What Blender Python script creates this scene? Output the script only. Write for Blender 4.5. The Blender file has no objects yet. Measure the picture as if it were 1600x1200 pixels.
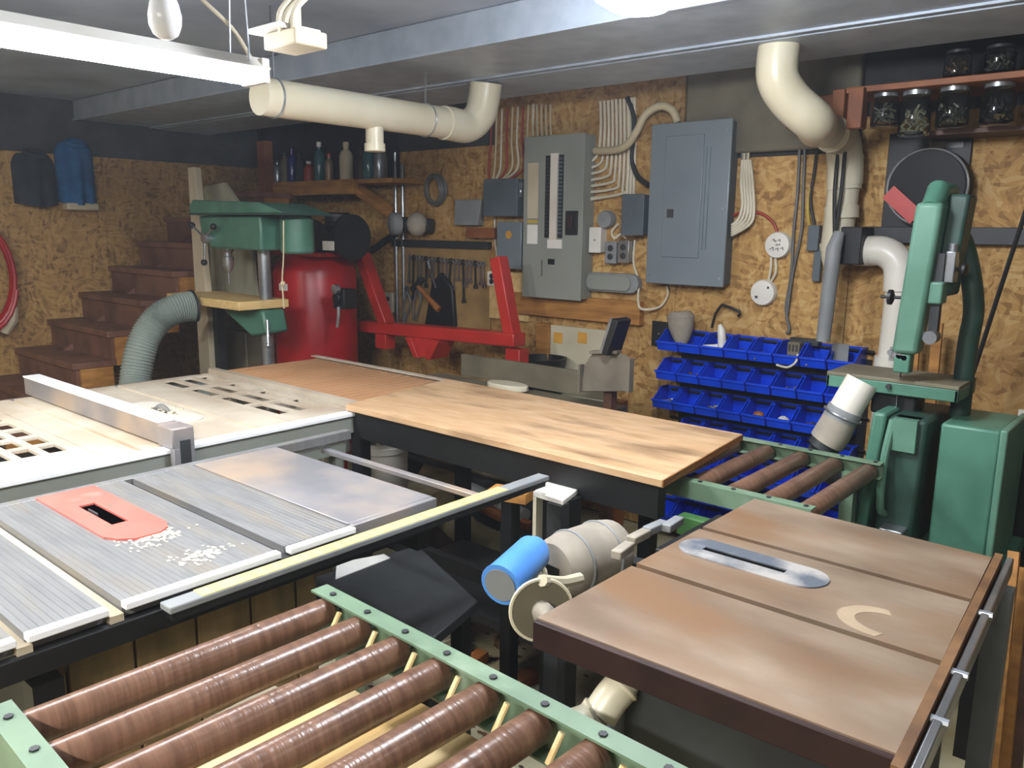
import bpy, bmesh, math, random
from mathutils import Vector, Matrix
random.seed(7)
S = bpy.context.scene
COL = S.collection
V = Vector

# ------------------------------------------------------------------ camera, world, lights, exposure
FPX, YAW, PITCH, ROLL, CAMZ = 1275.5, .7117, .1880, .0123, 1.55
fw = V((-math.sin(YAW)*math.cos(PITCH), math.cos(YAW)*math.cos(PITCH), -math.sin(PITCH)))
rt = V((math.cos(YAW), math.sin(YAW), 0)); up = rt.cross(fw)
rt, up = math.cos(ROLL)*rt + math.sin(ROLL)*up, math.cos(ROLL)*up - math.sin(ROLL)*rt
cam = bpy.data.cameras.new('camera'); camo = bpy.data.objects.new('camera', cam); COL.objects.link(camo)
cam.sensor_width = 36; cam.lens = FPX/1600*36; cam.clip_start = .02
m = Matrix((rt, up, -fw)).transposed().to_4x4(); m.translation = V((0, 0, CAMZ)); camo.matrix_world = m
S.camera = camo
w = bpy.data.worlds.new('world'); S.world = w; w.use_nodes = True
w.node_tree.nodes['Background'].inputs[0].default_value = (.55, .62, .72, 1)
w.node_tree.nodes['Background'].inputs[1].default_value = .05
vs = w.node_tree.nodes.new('ShaderNodeVolumeScatter')      # thin haze added to imitate lens glow around the lamps
vs.inputs['Color'].default_value = (.82, .9, 1, 1); vs.inputs['Density'].default_value = .006; vs.inputs['Anisotropy'].default_value = .35
w.node_tree.links.new(vs.outputs[0], w.node_tree.nodes['World Output'].inputs['Volume'])
S.view_settings.view_transform = 'Standard'; S.view_settings.look = 'None'
S.view_settings.exposure = 0.35; S.view_settings.gamma = 1; S.view_settings.use_curve_mapping = False
S.cycles.use_denoising = True; S.cycles.max_bounces = 6; S.cycles.sample_clamp_indirect = 4
TUBE_E, GLOBE_E = 66, 110
def area(name, loc, sx, sy, e, col=(1, .97, .92), rot=(0, 0, 0)):
    l = bpy.data.lights.new(name, 'AREA'); l.shape = 'RECTANGLE'; l.size = sx; l.size_y = sy; l.energy = e; l.color = col
    o = bpy.data.objects.new(name, l); o.location = loc; o.rotation_euler = rot; COL.objects.link(o); return o
# unseen fill lamps added at ceiling height to brighten foreground and front faces
area('unseen_fill_light', (-.5, -1.2, 2.27), 1.2, .12, 95)
area('unseen_fill_light', (-2.9, -.5, 2.27), .12, 1.2, 60)
area('unseen_fill_light', (.55, 1.6, 2.27), .12, 1.0, 5)

# ------------------------------------------------------------------ pixel rays (1600x1200 frame) -> points on real planes
def ray(x, y): return fw + rt*((x-800)/FPX) - up*((y-600)/FPX)
C0 = V((0, 0, CAMZ))
def az(x, y, z): d = ray(x, y); return C0 + d*((z-CAMZ)/d.z)
def ay(x, y, Y): d = ray(x, y); return C0 + d*(Y/d.y)
def ax(x, y, X): d = ray(x, y); return C0 + d*(X/d.x)
WY = 3.6                                   # back wall
WX = -5.7                                  # left wall
def aw(x, y, d=0.0): return ay(x, y, WY-d)
def wrect(x0, y0, x1, y1, d=0.0):          # upright rectangle on a plane parallel to the back wall
    ym, xm = (y0+y1)/2, (x0+x1)/2
    return aw(x0, ym, d).x, aw(x1, ym, d).x, aw(xm, y1, d).z, aw(xm, y0, d).z

# ------------------------------------------------------------------ materials
def lin(h):
    if isinstance(h, str):
        h = h.lstrip('#'); c = [int(h[i:i+2], 16)/255 for i in (0, 2, 4)]
    else: c = [v/255 for v in h]
    return [v/12.92 if v <= .04045 else ((v+.055)/1.055)**2.4 for v in c] + [1]
MATS = {}
def mat(name, base, col2=None, rough=.6, metal=0, scale=6, stretch=(1, 1, 1), bump=.15, detail=6, lo=.35, hi=.65, col3=None, scale3=3, lo3=.5, hi3=.7, emit=0, trans=0, bscale=None):
    m = bpy.data.materials.new(name); m.use_nodes = True; nt = m.node_tree; n = nt.nodes; L = nt.links
    b = n['Principled BSDF']; b.inputs['Roughness'].default_value = rough; b.inputs['Metallic'].default_value = metal
    c1 = lin(base); c2 = lin(col2) if col2 else [min(1, v*.72) for v in c1[:3]]+[1]
    tc = n.new('ShaderNodeTexCoord'); mp = n.new('ShaderNodeMapping'); mp.inputs['Scale'].default_value = stretch
    L.new(tc.outputs['Object'], mp.inputs['Vector'])
    no = n.new('ShaderNodeTexNoise'); no.inputs['Scale'].default_value = scale; no.inputs['Detail'].default_value = detail
    L.new(mp.outputs[0], no.inputs['Vector'])
    r = n.new('ShaderNodeValToRGB'); r.color_ramp.elements[0].position = lo; r.color_ramp.elements[1].position = hi
    r.color_ramp.elements[0].color = c2; r.color_ramp.elements[1].color = c1
    L.new(no.outputs['Fac'], r.inputs[0]); out = r.outputs[0]
    if col3:
        n3 = n.new('ShaderNodeTexNoise'); n3.inputs['Scale'].default_value = scale3; n3.inputs['Detail'].default_value = 5
        L.new(mp.outputs[0], n3.inputs['Vector'])
        r3 = n.new('ShaderNodeValToRGB'); r3.color_ramp.elements[0].position = lo3; r3.color_ramp.elements[1].position = hi3
        mx = n.new('ShaderNodeMix'); mx.data_type = 'RGBA'
        L.new(n3.outputs['Fac'], r3.inputs[0]); L.new(r3.outputs[0], mx.inputs[0]); L.new(out, mx.inputs[6]); mx.inputs[7].default_value = lin(col3); out = mx.outputs[2]
    L.new(out, b.inputs['Base Color'])
    if bump:
        bn = no
        if bscale:
            bn = n.new('ShaderNodeTexNoise'); bn.inputs['Scale'].default_value = bscale; L.new(tc.outputs['Object'], bn.inputs['Vector'])
        bp = n.new('ShaderNodeBump'); bp.inputs['Strength'].default_value = bump; bp.inputs['Distance'].default_value = .004
        L.new(bn.outputs['Fac'], bp.inputs['Height']); L.new(bp.outputs[0], b.inputs['Normal'])
    if emit:
        b.inputs['Emission Color'].default_value = lin(base); b.inputs['Emission Strength'].default_value = emit
    if trans:
        b.inputs['Transmission Weight'].default_value = trans; b.inputs['IOR'].default_value = 1.45
    MATS[name] = m; return m
def osb(name, a, b_, c, dark):
    m = bpy.data.materials.new(name); m.use_nodes = True; nt = m.node_tree; n = nt.nodes; L = nt.links
    b = n['Principled BSDF']; b.inputs['Roughness'].default_value = .7
    tc = n.new('ShaderNodeTexCoord'); src = tc.outputs['Object']
    wn = n.new('ShaderNodeTexNoise'); wn.inputs['Scale'].default_value = 5; L.new(src, wn.inputs['Vector'])
    ad = n.new('ShaderNodeVectorMath'); ad.operation = 'MULTIPLY_ADD'; ad.inputs[1].default_value = (.16, .16, .16)
    L.new(wn.outputs['Color'], ad.inputs[0]); L.new(src, ad.inputs[2])
    outs = []
    for sc, st in ((1, (52, 52, 17)), (1, (24, 24, 60))):
        mp = n.new('ShaderNodeMapping'); mp.inputs['Scale'].default_value = st; L.new(ad.outputs[0], mp.inputs['Vector'])
        vo = n.new('ShaderNodeTexVoronoi'); vo.inputs['Scale'].default_value = sc; L.new(mp.outputs[0], vo.inputs['Vector'])
        sp = n.new('ShaderNodeSeparateColor'); L.new(vo.outputs['Color'], sp.inputs[0]); outs.append(sp.outputs[0])
    av = n.new('ShaderNodeMath'); av.operation = 'ADD'; L.new(outs[0], av.inputs[0]); L.new(outs[1], av.inputs[1])
    hv = n.new('ShaderNodeMath'); hv.operation = 'MULTIPLY'; hv.inputs[1].default_value = .5; L.new(av.outputs[0], hv.inputs[0])
    r = n.new('ShaderNodeValToRGB'); e = r.color_ramp.elements; e[0].position = .12; e[0].color = lin(dark); e[1].position = .9; e[1].color = lin(c)
    for p, k in ((.35, b_), (.6, a)): q = e.new(p); q.color = lin(k)
    L.new(hv.outputs[0], r.inputs[0])
    big = n.new('ShaderNodeTexNoise'); big.inputs['Scale'].default_value = 1.7; big.inputs['Detail'].default_value = 4; L.new(src, big.inputs['Vector'])
    rb = n.new('ShaderNodeValToRGB'); rb.color_ramp.elements[0].position = .3; rb.color_ramp.elements[1].position = .6
    rb.color_ramp.elements[0].color = (.6, .55, .5, 1); rb.color_ramp.elements[1].color = (1, 1, 1, 1); L.new(big.outputs['Fac'], rb.inputs[0])
    mx = n.new('ShaderNodeMix'); mx.data_type = 'RGBA'; mx.blend_type = 'MULTIPLY'; mx.inputs[0].default_value = 1
    L.new(r.outputs[0], mx.inputs[6]); L.new(rb.outputs[0], mx.inputs[7]); L.new(mx.outputs[2], b.inputs['Base Color'])
    bp = n.new('ShaderNodeBump'); bp.inputs['Strength'].default_value = .3; bp.inputs['Distance'].default_value = .003
    L.new(hv.outputs[0], bp.inputs['Height']); L.new(bp.outputs[0], b.inputs['Normal']); MATS[name] = m; return m

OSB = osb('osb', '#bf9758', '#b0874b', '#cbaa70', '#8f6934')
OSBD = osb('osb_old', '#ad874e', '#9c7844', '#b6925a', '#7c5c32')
CONC = mat('concrete', '#8a8268', '#5d573f', .9, scale=4, bump=.3, bscale=40, col3='#6b5a3a', scale3=1.5) if False else mat('concrete', '#c2bb9c', '#8f8868', rough=.9, scale=4, bump=.3, bscale=40, col3='#94804f', scale3=1.5)
CEIL = mat('ceiling_grey', '#a3adbb', '#8791a0', rough=.8, scale=2, bump=.1)
DUCT = mat('galvanised', '#aab4c0', '#98a3b0', rough=.45, metal=.1, scale=9, bump=.03)
PLASTER = mat('dark_void', '#3a3a3c', '#2b2a2a', rough=.9)
ALU = mat('aluminium', '#8a8a8a', '#7c7d7e', rough=.45, metal=.3, scale=7, stretch=(1, 6, 1), bump=.04, col3='#8e877c', scale3=3, lo3=.5, hi3=.75)
ALUP = mat('aluminium_worn', '#98979a', '#828184', rough=.45, metal=.3, scale=5, bump=.05, col3='#b79f86', scale3=2.5, lo3=.45, hi3=.7)
BRIGHT = mat('glare_white_aluminium', '#f6f7f8', '#e8eaec', rough=.35, metal=.0, scale=10, bump=.02)  # non-metal near-white puts the tube's glare on the rail into the colour
CREAM = mat('cream_cast', '#d6ccba', '#bfb29f', rough=.4, metal=.05, scale=5, bump=.06, col3='#b09c86', scale3=3, lo3=.5, hi3=.72)
RUST = mat('rusty_cast_iron', '#a5927e', '#7c6856', rough=.42, metal=.3, scale=3.2, stretch=(1, 2.2, 1), bump=.1, bscale=60, col3='#8a6a4e', scale3=2.2, lo3=.46, hi3=.66)
RUSTD = mat('oxblood_iron', '#38201c', '#241210', rough=.55, metal=.2, scale=7, bump=.15)
ROLLER = mat('roller_brown', '#7d5e4c', '#65493a', rough=.28, metal=.0, scale=30, stretch=(.25, 4, .25), bump=.35, col3='#553d32', scale3=7, lo3=.55, hi3=.75)
ROLLERF = mat('roller_tan', '#b58a64', '#a87d58', rough=.55, scale=6, stretch=(1, .6, 1), bump=.05)
MINT = mat('mint_paint', '#70896f', '#5f7761', rough=.5, scale=8, bump=.05, col3='#8fa08c', scale3=6, lo3=.62, hi3=.75)
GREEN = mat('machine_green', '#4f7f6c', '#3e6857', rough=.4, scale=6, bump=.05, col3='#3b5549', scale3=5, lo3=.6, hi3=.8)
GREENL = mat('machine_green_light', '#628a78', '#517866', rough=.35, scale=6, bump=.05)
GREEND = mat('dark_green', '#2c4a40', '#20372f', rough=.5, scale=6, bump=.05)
PLY = mat('plywood', '#cbaa86', '#bd9870', rough=.5, scale=3.5, stretch=(2.2, 9, 9), bump=.05, col3='#7d6246', scale3=1.3, lo3=.52, hi3=.76)
PLYE = mat('plywood_edge', '#a8713a', '#7d4f24', rough=.6, scale=14, stretch=(1, 1, 14), bump=.1)
PINE = mat('pine', '#e2c48a', '#cfa968', rough=.6, scale=5, stretch=(6, 1, 6), bump=.06)
PINEY = mat('pale_lumber', '#f0dca8', '#e0c48a', rough=.6, scale=5, stretch=(7, 1, 7), bump=.06)
WOOD = mat('old_wood', '#b4803f', '#8f602b', rough=.65, scale=6, stretch=(1, 1, 5), bump=.1)
STAIR = mat('stair_wood', '#805a48', '#644334', rough=.55, scale=6, bump=.08)
WOODD = mat('dark_wood', '#5d3c2a', '#432819', rough=.6, scale=6, stretch=(1, 5, 1), bump=.1)
REDWOOD = mat('orange_wood', '#94592e', '#744022', rough=.6, scale=6, bump=.1)
BEADBOARD = mat('cabinet_board', '#a0875c', '#7e6842', rough=.65, scale=5, stretch=(4, 4, 1), bump=.08, col3='#6b5f3a', scale3=3)
BLACK = mat('black_steel', '#1c1d1f', '#101112', rough=.5, metal=.2, bump=.05)
DARK = mat('dark_steel', '#3a3d3f', '#2a2c2e', rough=.5, metal=.3, bump=.08)
GREY = mat('panel_grey', '#7e8a90', '#75818a', rough=.33, metal=.2, scale=3, bump=.02)
GREYO = mat('panel_grey_olive', '#8f938c', '#858980', rough=.5, scale=3, bump=.02)
GREYD = mat('box_grey_dark', '#56626a', '#48525a', rough=.5, scale=4, bump=.03)
GREYM = mat('mid_grey', '#8c8f90', '#777a7c', rough=.55, scale=5, bump=.05)
STEEL = mat('steel', '#b8bbbf', '#8e9296', rough=.3, metal=.8, bump=.03)
OLIVE = mat('dusty_olive', '#736c58', '#5c5645', rough=.6, scale=5, bump=.08)
WHITE = mat('white_plastic', '#e6e4de', '#d6d2c8', rough=.4, scale=4, bump=.01)
PVC = mat('pvc', '#d8d2bc', '#c9c0a4', rough=.35, scale=3, bump=.01)
PVCW = mat('pvc_white', '#e2ded4', '#d0cabc', rough=.35, scale=3, bump=.01)
CABLE = mat('white_cable', '#ddd6c2', '#c5bca4', rough=.5, bump=0)
CABLEB = mat('beige_cable', '#cfc2a0', '#b8aa88', rough=.5, bump=0)
CABLEK = mat('black_cable', '#242426', '#151516', rough=.5, bump=0)
CABLEG = mat('grey_cable', '#6c6d6c', '#5a5b5a', rough=.5, bump=0)
CABLER = mat('red_cable', '#a8402c', '#8a3020', rough=.5, bump=0)
RED = mat('red_paint', '#bf3029', '#a52620', rough=.38, scale=5, bump=.05)
REDD = mat('tank_red', '#b0161b', '#920f15', rough=.35, scale=4, bump=.03)
SALMON = mat('salmon_insert', '#f0766a', '#e0675c', rough=.45, scale=6, bump=.03, col3='#e8a498', scale3=5, lo3=.62, hi3=.8)
BLUE = mat('bin_blue', '#0b48e0', '#083cc8', rough=.28, scale=6, bump=.02)
SKYBLUE = mat('sky_blue', '#5a9be8', '#4a88d8', rough=.35, scale=6, bump=.03)
JACKB = mat('blue_cloth', '#1c5f96', '#134a7a', rough=.9, scale=10, bump=.3)
JACKD = mat('dark_cloth', '#2b3440', '#1e252e', rough=.9, scale=10, bump=.3)
YELLOW = mat('yellow_tape', '#f2e48c', '#e6d678', rough=.45, scale=12, stretch=(1, 8, 1), bump=.0)
FLEX = mat('flex_hose', '#9aa49c', '#828c86', rough=.5, scale=5, bump=.05)
HOSEB = mat('beige_hose', '#8f8a6c', '#777356', rough=.55, scale=5, bump=.1)
TARN = mat('tarnished_steel', '#7c7466', '#665e52', rough=.55, metal=.1, scale=7, bump=.08)
DUST = mat('dusty_grey', '#a39b8c', '#8a8276', rough=.85, scale=9, bump=.2)
PALE = mat('pale_board', '#c9bda4', '#b5a88e', rough=.75, scale=4, bump=.05)
SHEET = mat('dusty_sheet', '#a9a690', '#8c8a78', rough=.8, scale=5, bump=.1)
PEG = mat('pegboard', '#a0814f', '#8a6d42', rough=.7, scale=8, bump=.05)
HANDLE = mat('tool_handle', '#b0703c', '#905628', rough=.5, scale=10, bump=.05)
FOIL = mat('foil_board', '#c9c2a8', '#b9b298', rough=.6, scale=4, bump=.03)
ORANGE = mat('orange_spot', '#d6a040', '#c08c34', rough=.6, bump=0)
TUBEM = mat('lit_tube', '#f4f8ff', '#f4f8ff', rough=.4, bump=0, emit=TUBE_E)
GLOBEM = mat('lit_globe', '#f4f8ff', '#f4f8ff', rough=.4, bump=0, emit=GLOBE_E)
BULBM = mat('frosted_bulb', '#f2f2f2', '#e6e6e8', rough=.25, bump=0)
def glassmat():
    m = bpy.data.materials.new('jar_glass'); m.use_nodes = True; b = m.node_tree.nodes['Principled BSDF']
    b.inputs['Base Color'].default_value = (.85, .92, .9, 1); b.inputs['Roughness'].default_value = .05; b.inputs['Transmission Weight'].default_value = 1; b.inputs['IOR'].default_value = 1.3
    return m
GLASS = glassmat()
BROWNT = mat('brown_bits', '#7a5a3c', '#3e2c1e', rough=.6, scale=60, bump=.5)
METALBITS = mat('metal_bits', '#b2aea4', '#5c5850', rough=.35, metal=.6, scale=70, bump=.6)
LABELW = mat('paper_white', '#e8e6e0', '#dcd9d0', rough=.8, bump=0)
LABELY = mat('paper_yellow', '#c8b050', '#b89c40', rough=.8, bump=0)
INK = mat('ink', '#2a2c34', '#2a2c34', rough=.8, bump=0)

# ------------------------------------------------------------------ mesh builder
class MB:
    def __init__(s): s.v = []; s.f = []
    def add(s, vs, fs):
        o = len(s.v); s.v += [V(p) for p in vs]; s.f += [tuple(i+o for i in f) for f in fs]; return s
    def box(s, x0, x1, y0, y1, z0, z1):
        if x0 > x1: x0, x1 = x1, x0
        if y0 > y1: y0, y1 = y1, y0
        if z0 > z1: z0, z1 = z1, z0
        return s.add([(x, y, z) for z in (z0, z1) for y in (y0, y1) for x in (x0, x1)],
                     [(0, 2, 3, 1), (4, 5, 7, 6), (0, 1, 5, 4), (2, 6, 7, 3), (0, 4, 6, 2), (1, 3, 7, 5)])
    def obox(s, c, size, R=None):
        R = R or Matrix.Identity(3); c = V(c); h = [v/2 for v in size]
        return s.add([c + R @ V((x*h[0], y*h[1], z*h[2])) for z in (-1, 1) for y in (-1, 1) for x in (-1, 1)],
                     [(0, 2, 3, 1), (4, 5, 7, 6), (0, 1, 5, 4), (2, 6, 7, 3), (0, 4, 6, 2), (1, 3, 7, 5)])
    def beam(s, p, q, w, h, upv=(0, 0, 1)):      # bar of width w, height h from p to q
        p, q = V(p), V(q); d = (q-p); L = d.length; d.normalize(); u = V(upv)
        if abs(d.dot(u)) > .98: u = V((0, 1, 0))
        sd = d.cross(u).normalized(); u2 = sd.cross(d)
        return s.obox((p+q)/2, (L, w, h), Matrix((d, sd, u2)).transposed())
    def prism(s, poly, p0, p1, U, W):            # polygon (u, w) swept from p0 to p1
        n = len(poly); p0, p1, U, W = V(p0), V(p1), V(U), V(W)
        vs = [p0 + U*a + W*b for a, b in poly] + [p1 + U*a + W*b for a, b in poly]
        return s.add(vs, [tuple(range(n))[::-1], tuple(range(n, 2*n))] + [(i, (i+1) % n, n+(i+1) % n, n+i) for i in range(n)])
    def rings(s, pts, rads, n=12, caps=True):
        pts = [V(p) for p in pts]; k = len(pts); vs = []; prev = None
        for i, p in enumerate(pts):
            d = (pts[min(i+1, k-1)] - pts[max(i-1, 0)])
            if d.length < 1e-9: d = prev[2] if prev else V((0, 0, 1))
            d = d.normalized()
            if prev is None:
                a = V((0, 0, 1)) if abs(d.z) < .9 else V((1, 0, 0)); u = d.cross(a).normalized()
            else:
                u = (prev[0] - d*prev[0].dot(d)).normalized()
            wv = d.cross(u); prev = (u, wv, d); r = rads[i] if isinstance(rads, (list, tuple)) else rads
            vs += [p + (u*math.cos(2*math.pi*j/n) + wv*math.sin(2*math.pi*j/n))*r for j in range(n)]
        fs = [(i*n+j, i*n+(j+1) % n, (i+1)*n+(j+1) % n, (i+1)*n+j) for i in range(k-1) for j in range(n)]
        if caps: fs += [tuple(range(n))[::-1], tuple(range((k-1)*n, k*n))]
        return s.add(vs, fs)
    def cyl(s, p, q, r, r2=None, n=16): return s.rings([p, q], [r, r if r2 is None else r2], n)
    def tube(s, pts, r, n=8, sub=6, caps=True): return s.rings(smooth(pts, sub), r, n, caps)
    def lathe(s, prof, o=(0, 0, 0), axis=(0, 0, 1), n=20):   # prof: (radius, distance along axis)
        o = V(o); d = V(axis).normalized(); a = V((0, 0, 1)) if abs(d.z) < .9 else V((1, 0, 0)); u = d.cross(a).normalized(); wv = d.cross(u)
        vs = []; k = len(prof)
        for r, t in prof: vs += [o + d*t + (u*math.cos(2*math.pi*j/n) + wv*math.sin(2*math.pi*j/n))*max(r, 1e-4) for j in range(n)]
        fs = [(i*n+j, i*n+(j+1) % n, (i+1)*n+(j+1) % n, (i+1)*n+j) for i in range(k-1) for j in range(n)]
        fs += [tuple(range(n))[::-1], tuple(range((k-1)*n, k*n))]
        return s.add(vs, fs)
    def sphere(s, c, r, n=14, sq=(1, 1, 1)):
        c = V(c); vs = []; k = n//2+1
        for i in range(k):
            t = math.pi*(i+.02)/(k-1+.04)
            vs += [c + V((r*sq[0]*math.sin(t)*math.cos(2*math.pi*j/n), r*sq[1]*math.sin(t)*math.sin(2*math.pi*j/n), r*sq[2]*math.cos(t))) for j in range(n)]
        fs = [(i*n+j, (i+1)*n+j, (i+1)*n+(j+1) % n, i*n+(j+1) % n) for i in range(k-1) for j in range(n)]
        fs += [tuple(range(n)), tuple(range((k-1)*n, k*n))[::-1]]
        return s.add(vs, fs)
    def torus(s, c, R, r, axis=(0, 0, 1), n=28, m=8):
        c = V(c); d = V(axis).normalized(); a = V((0, 0, 1)) if abs(d.z) < .9 else V((1, 0, 0)); u = d.cross(a).normalized(); wv = d.cross(u)
        vs = []
        for i in range(n):
            A = 2*math.pi*i/n; e = u*math.cos(A)+wv*math.sin(A)
            vs += [c + e*(R + r*math.cos(2*math.pi*j/m)) + d*r*math.sin(2*math.pi*j/m) for j in range(m)]
        return s.add(vs, [(i*m+j, ((i+1) % n)*m+j, ((i+1) % n)*m+(j+1) % m, i*m+(j+1) % m) for i in range(n) for j in range(m)])
    def centre(s):
        lo = [min(p[i] for p in s.v) for i in range(3)]; hi = [max(p[i] for p in s.v) for i in range(3)]
        return V(((lo[0]+hi[0])/2, (lo[1]+hi[1])/2, lo[2]))
def smooth(pts, sub=6):
    P = [V(p) for p in pts]
    if len(P) < 3 or sub <= 1: return P
    out = []
    for i in range(len(P)-1):
        a, b, c, d = P[max(i-1, 0)], P[i], P[i+1], P[min(i+2, len(P)-1)]
        for k in range(sub):
            t = k/sub
            out.append(.5*((2*b) + (c-a)*t + (2*a-5*b+4*c-d)*t*t + (3*b-a-3*c+d)*t**3))
    return out + [P[-1]]
def origin(o):
    v = V((0, 0, 0))
    while o is not None: v += o.location; o = o.parent
    return v
def build(name, mb, m, parent=None, bev=0, ang=35, at=None, label=None, kind=None):
    o0 = origin(parent); loc = V((0, 0, 0))
    if parent is None: loc = V(at) if at is not None else mb.centre()
    sh = o0 + loc
    me = bpy.data.meshes.new(name); me.from_pydata([tuple(p-sh) for p in mb.v], [], mb.f)
    bm = bmesh.new(); bm.from_mesh(me); bmesh.ops.recalc_face_normals(bm, faces=bm.faces); bm.to_mesh(me); bm.free()
    me.polygons.foreach_set('use_smooth', [True]*len(me.polygons)); me.set_sharp_from_angle(angle=math.radians(ang))
    me.materials.append(m)
    o = bpy.data.objects.new(name, me); COL.objects.link(o); o.location = loc
    if parent is not None: o.parent = parent
    if bev:
        bv = o.modifiers.new('edge', 'BEVEL'); bv.width = bev; bv.segments = 2; bv.limit_method = 'ANGLE'; bv.angle_limit = math.radians(50)
    if label: o['label'] = label
    if kind: o['kind'] = kind
    return o
def tag(o, label, cat, group=None, kind=None):
    o['label'] = label; o['category'] = cat
    if group: o['group'] = group
    if kind: o['kind'] = kind
    return o
def thing(name, label, cat, loc, group=None):
    o = bpy.data.objects.new(name, None); COL.objects.link(o); o.location = V(loc); o.empty_display_size = .05
    return tag(o, label, cat, group)
def solo(name, mb, m, label, cat, group=None, bev=0, kind=None, at=None, ang=35):
    return tag(build(name, mb, m, bev=bev, at=at, ang=ang), label, cat, group, kind)
def struct(name, mb, m, parent=None, bev=0):
    o = build(name, mb, m, parent, bev=bev, at=(0, 0, 0))
    if parent is None: o['kind'] = 'structure'
    return o
def cut(o, mb):                               # carve mb out of o, leaves plain mesh data
    c = build('cutter', mb, BLACK, at=(0, 0, 0)); sh = origin(o)
    md = o.modifiers.new('b', 'BOOLEAN'); md.operation = 'DIFFERENCE'; md.object = c; md.solver = 'EXACT'
    mods = [x for x in o.modifiers if x.type == 'BEVEL']
    for x in mods: x.show_viewport = False
    bpy.context.view_layer.update(); dg = bpy.context.evaluated_depsgraph_get()
    me = bpy.data.meshes.new_from_object(o.evaluated_get(dg)); o.modifiers.remove(md); o.data = me; me.polygons.foreach_set('use_smooth', [False]*len(me.polygons))
    for x in mods: x.show_viewport = True
    cm = c.data; bpy.data.objects.remove(c); bpy.data.meshes.remove(cm)
def dup(o, loc, label=None, rz=None):
    c = o.copy(); COL.objects.link(c); c.location = loc
    if label: c['label'] = label
    if rz is not None: c.rotation_euler.z = rz
    for ch in list(o.children):
        k = ch.copy(); COL.objects.link(k); k.parent = c
        for g in list(ch.children):
            q = g.copy(); COL.objects.link(q); q.parent = k
    return c
ORD = 'first second third fourth fifth sixth seventh eighth ninth tenth eleventh twelfth thirteenth fourteenth fifteenth sixteenth seventeenth eighteenth nineteenth twentieth twenty-first twenty-second twenty-third twenty-fourth twenty-fifth'.split()
def rbox(mb, x0, x1, y0, y1, z0, z1, r, n=5):  # box with rounded corners in plan
    if x0 > x1: x0, x1 = x1, x0
    if y0 > y1: y0, y1 = y1, y0
    poly = []
    for cx, cy, a0 in ((x1-r, y1-r, 0), (x0+r, y1-r, 90), (x0+r, y0+r, 180), (x1-r, y0+r, 270)):
        poly += [(cx+r*math.cos(math.radians(a0+90*i/n)), cy+r*math.sin(math.radians(a0+90*i/n))) for i in range(n+1)]
    return mb.prism(poly, (0, 0, z0), (0, 0, z1), (1, 0, 0), (0, 1, 0))

#@@STRUCTURE
# ------------------------------------------------------------------ the room
struct('floor', MB().box(-5.9, 1.6, -2.6, 3.8, -.1, 0), CONC)
struct('ceiling', MB().box(-5.9, 1.6, -2.6, 3.8, 2.32, 2.4), CEIL)
wb_ = struct('wall_back', MB().box(-5.9, 1.6, WY+.016, 3.8, 0, 2.32), PLASTER)
wl_ = struct('wall_left', MB().box(-5.9, WX-.016, -2.6, WY+.016, 0, 2.32), PLASTER)
struct('wall_right', MB().box(1.45, 1.6, -2.6, WY+.016, 0, 2.32), PLASTER)
struct('wall_rear', MB().box(-5.7, 1.45, -2.6, -2.45, 0, 2.32), PLASTER)
for x0, x1, t in ((-5.7, -4.483, 2.0), (-4.48, -3.263, 2.02), (-3.26, -2.043, 2.28), (-2.04, -1.213, 1.88), (-1.21, .007, 2.02), (.01, 1.45, 2.02)):
    struct('osb_panel', MB().box(x0, x1, WY, WY+.016, .01, t), OSB, wb_)
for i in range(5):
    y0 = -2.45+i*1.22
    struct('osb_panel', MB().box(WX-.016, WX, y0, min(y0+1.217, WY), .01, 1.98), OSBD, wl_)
# sheet metal duct and beam along the back of the ceiling
t = thing('metal_duct', 'wide galvanised sheet-metal duct running flat along the ceiling past the round lamp', 'duct', (-2, 2.5, 2.2))
build('duct_body', MB().box(-5.68, 1.44, 2.27, 2.76, 2.2, 2.32), DUCT, t, bev=.006)
build('seam_lip', MB().box(-5.68, 1.44, 2.755, 2.775, 2.192, 2.208), DUCT, t)
build('seam_lip', MB().box(-5.68, 1.44, 2.262, 2.278, 2.193, 2.206), DUCT, t)
t = thing('steel_beam', 'grey steel beam along the ceiling between the flat duct and the panel wall', 'beam', (-2, 3, 2.19))
build('bottom_flange', MB().box(-5.68, 1.44, 2.80, 3.2, 2.19, 2.206), DUCT, t)
build('web', MB().box(-5.68, 1.44, 2.98, 3.0, 2.206, 2.318), GREYM, t)

# ------------------------------------------------------------------ staircase along the left wall
t = thing('staircase', 'dark brown wooden staircase climbing along the osb wall behind the cream table saw', 'stairs', (-5.25, 1.0, 0))
for i in range(11):
    zt = .165*(i+1) - .05; y = 1.0 + .205*i
    build('tread', MB().box(-5.695, -4.8, y-.02, y+.225, zt-.035, zt), STAIR, t, bev=.003)
    build('riser', MB().box(-5.695, -4.815, y, y+.018, zt-.165, zt-.035), STAIR, t)
    build('end_block', MB().box(-4.84, -4.795, y+.02, y+.2, max(0, zt-.20), zt-.036), WOOD, t)
build('stringer', MB().prism([(1.0, 0), (3.24, 1.79), (3.24, 1.4), (1.5, 0)], (-5.4, 0, 0), (-5.36, 0, 0), (0, 1, 0), (0, 0, 1)), STAIR, t)

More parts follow.
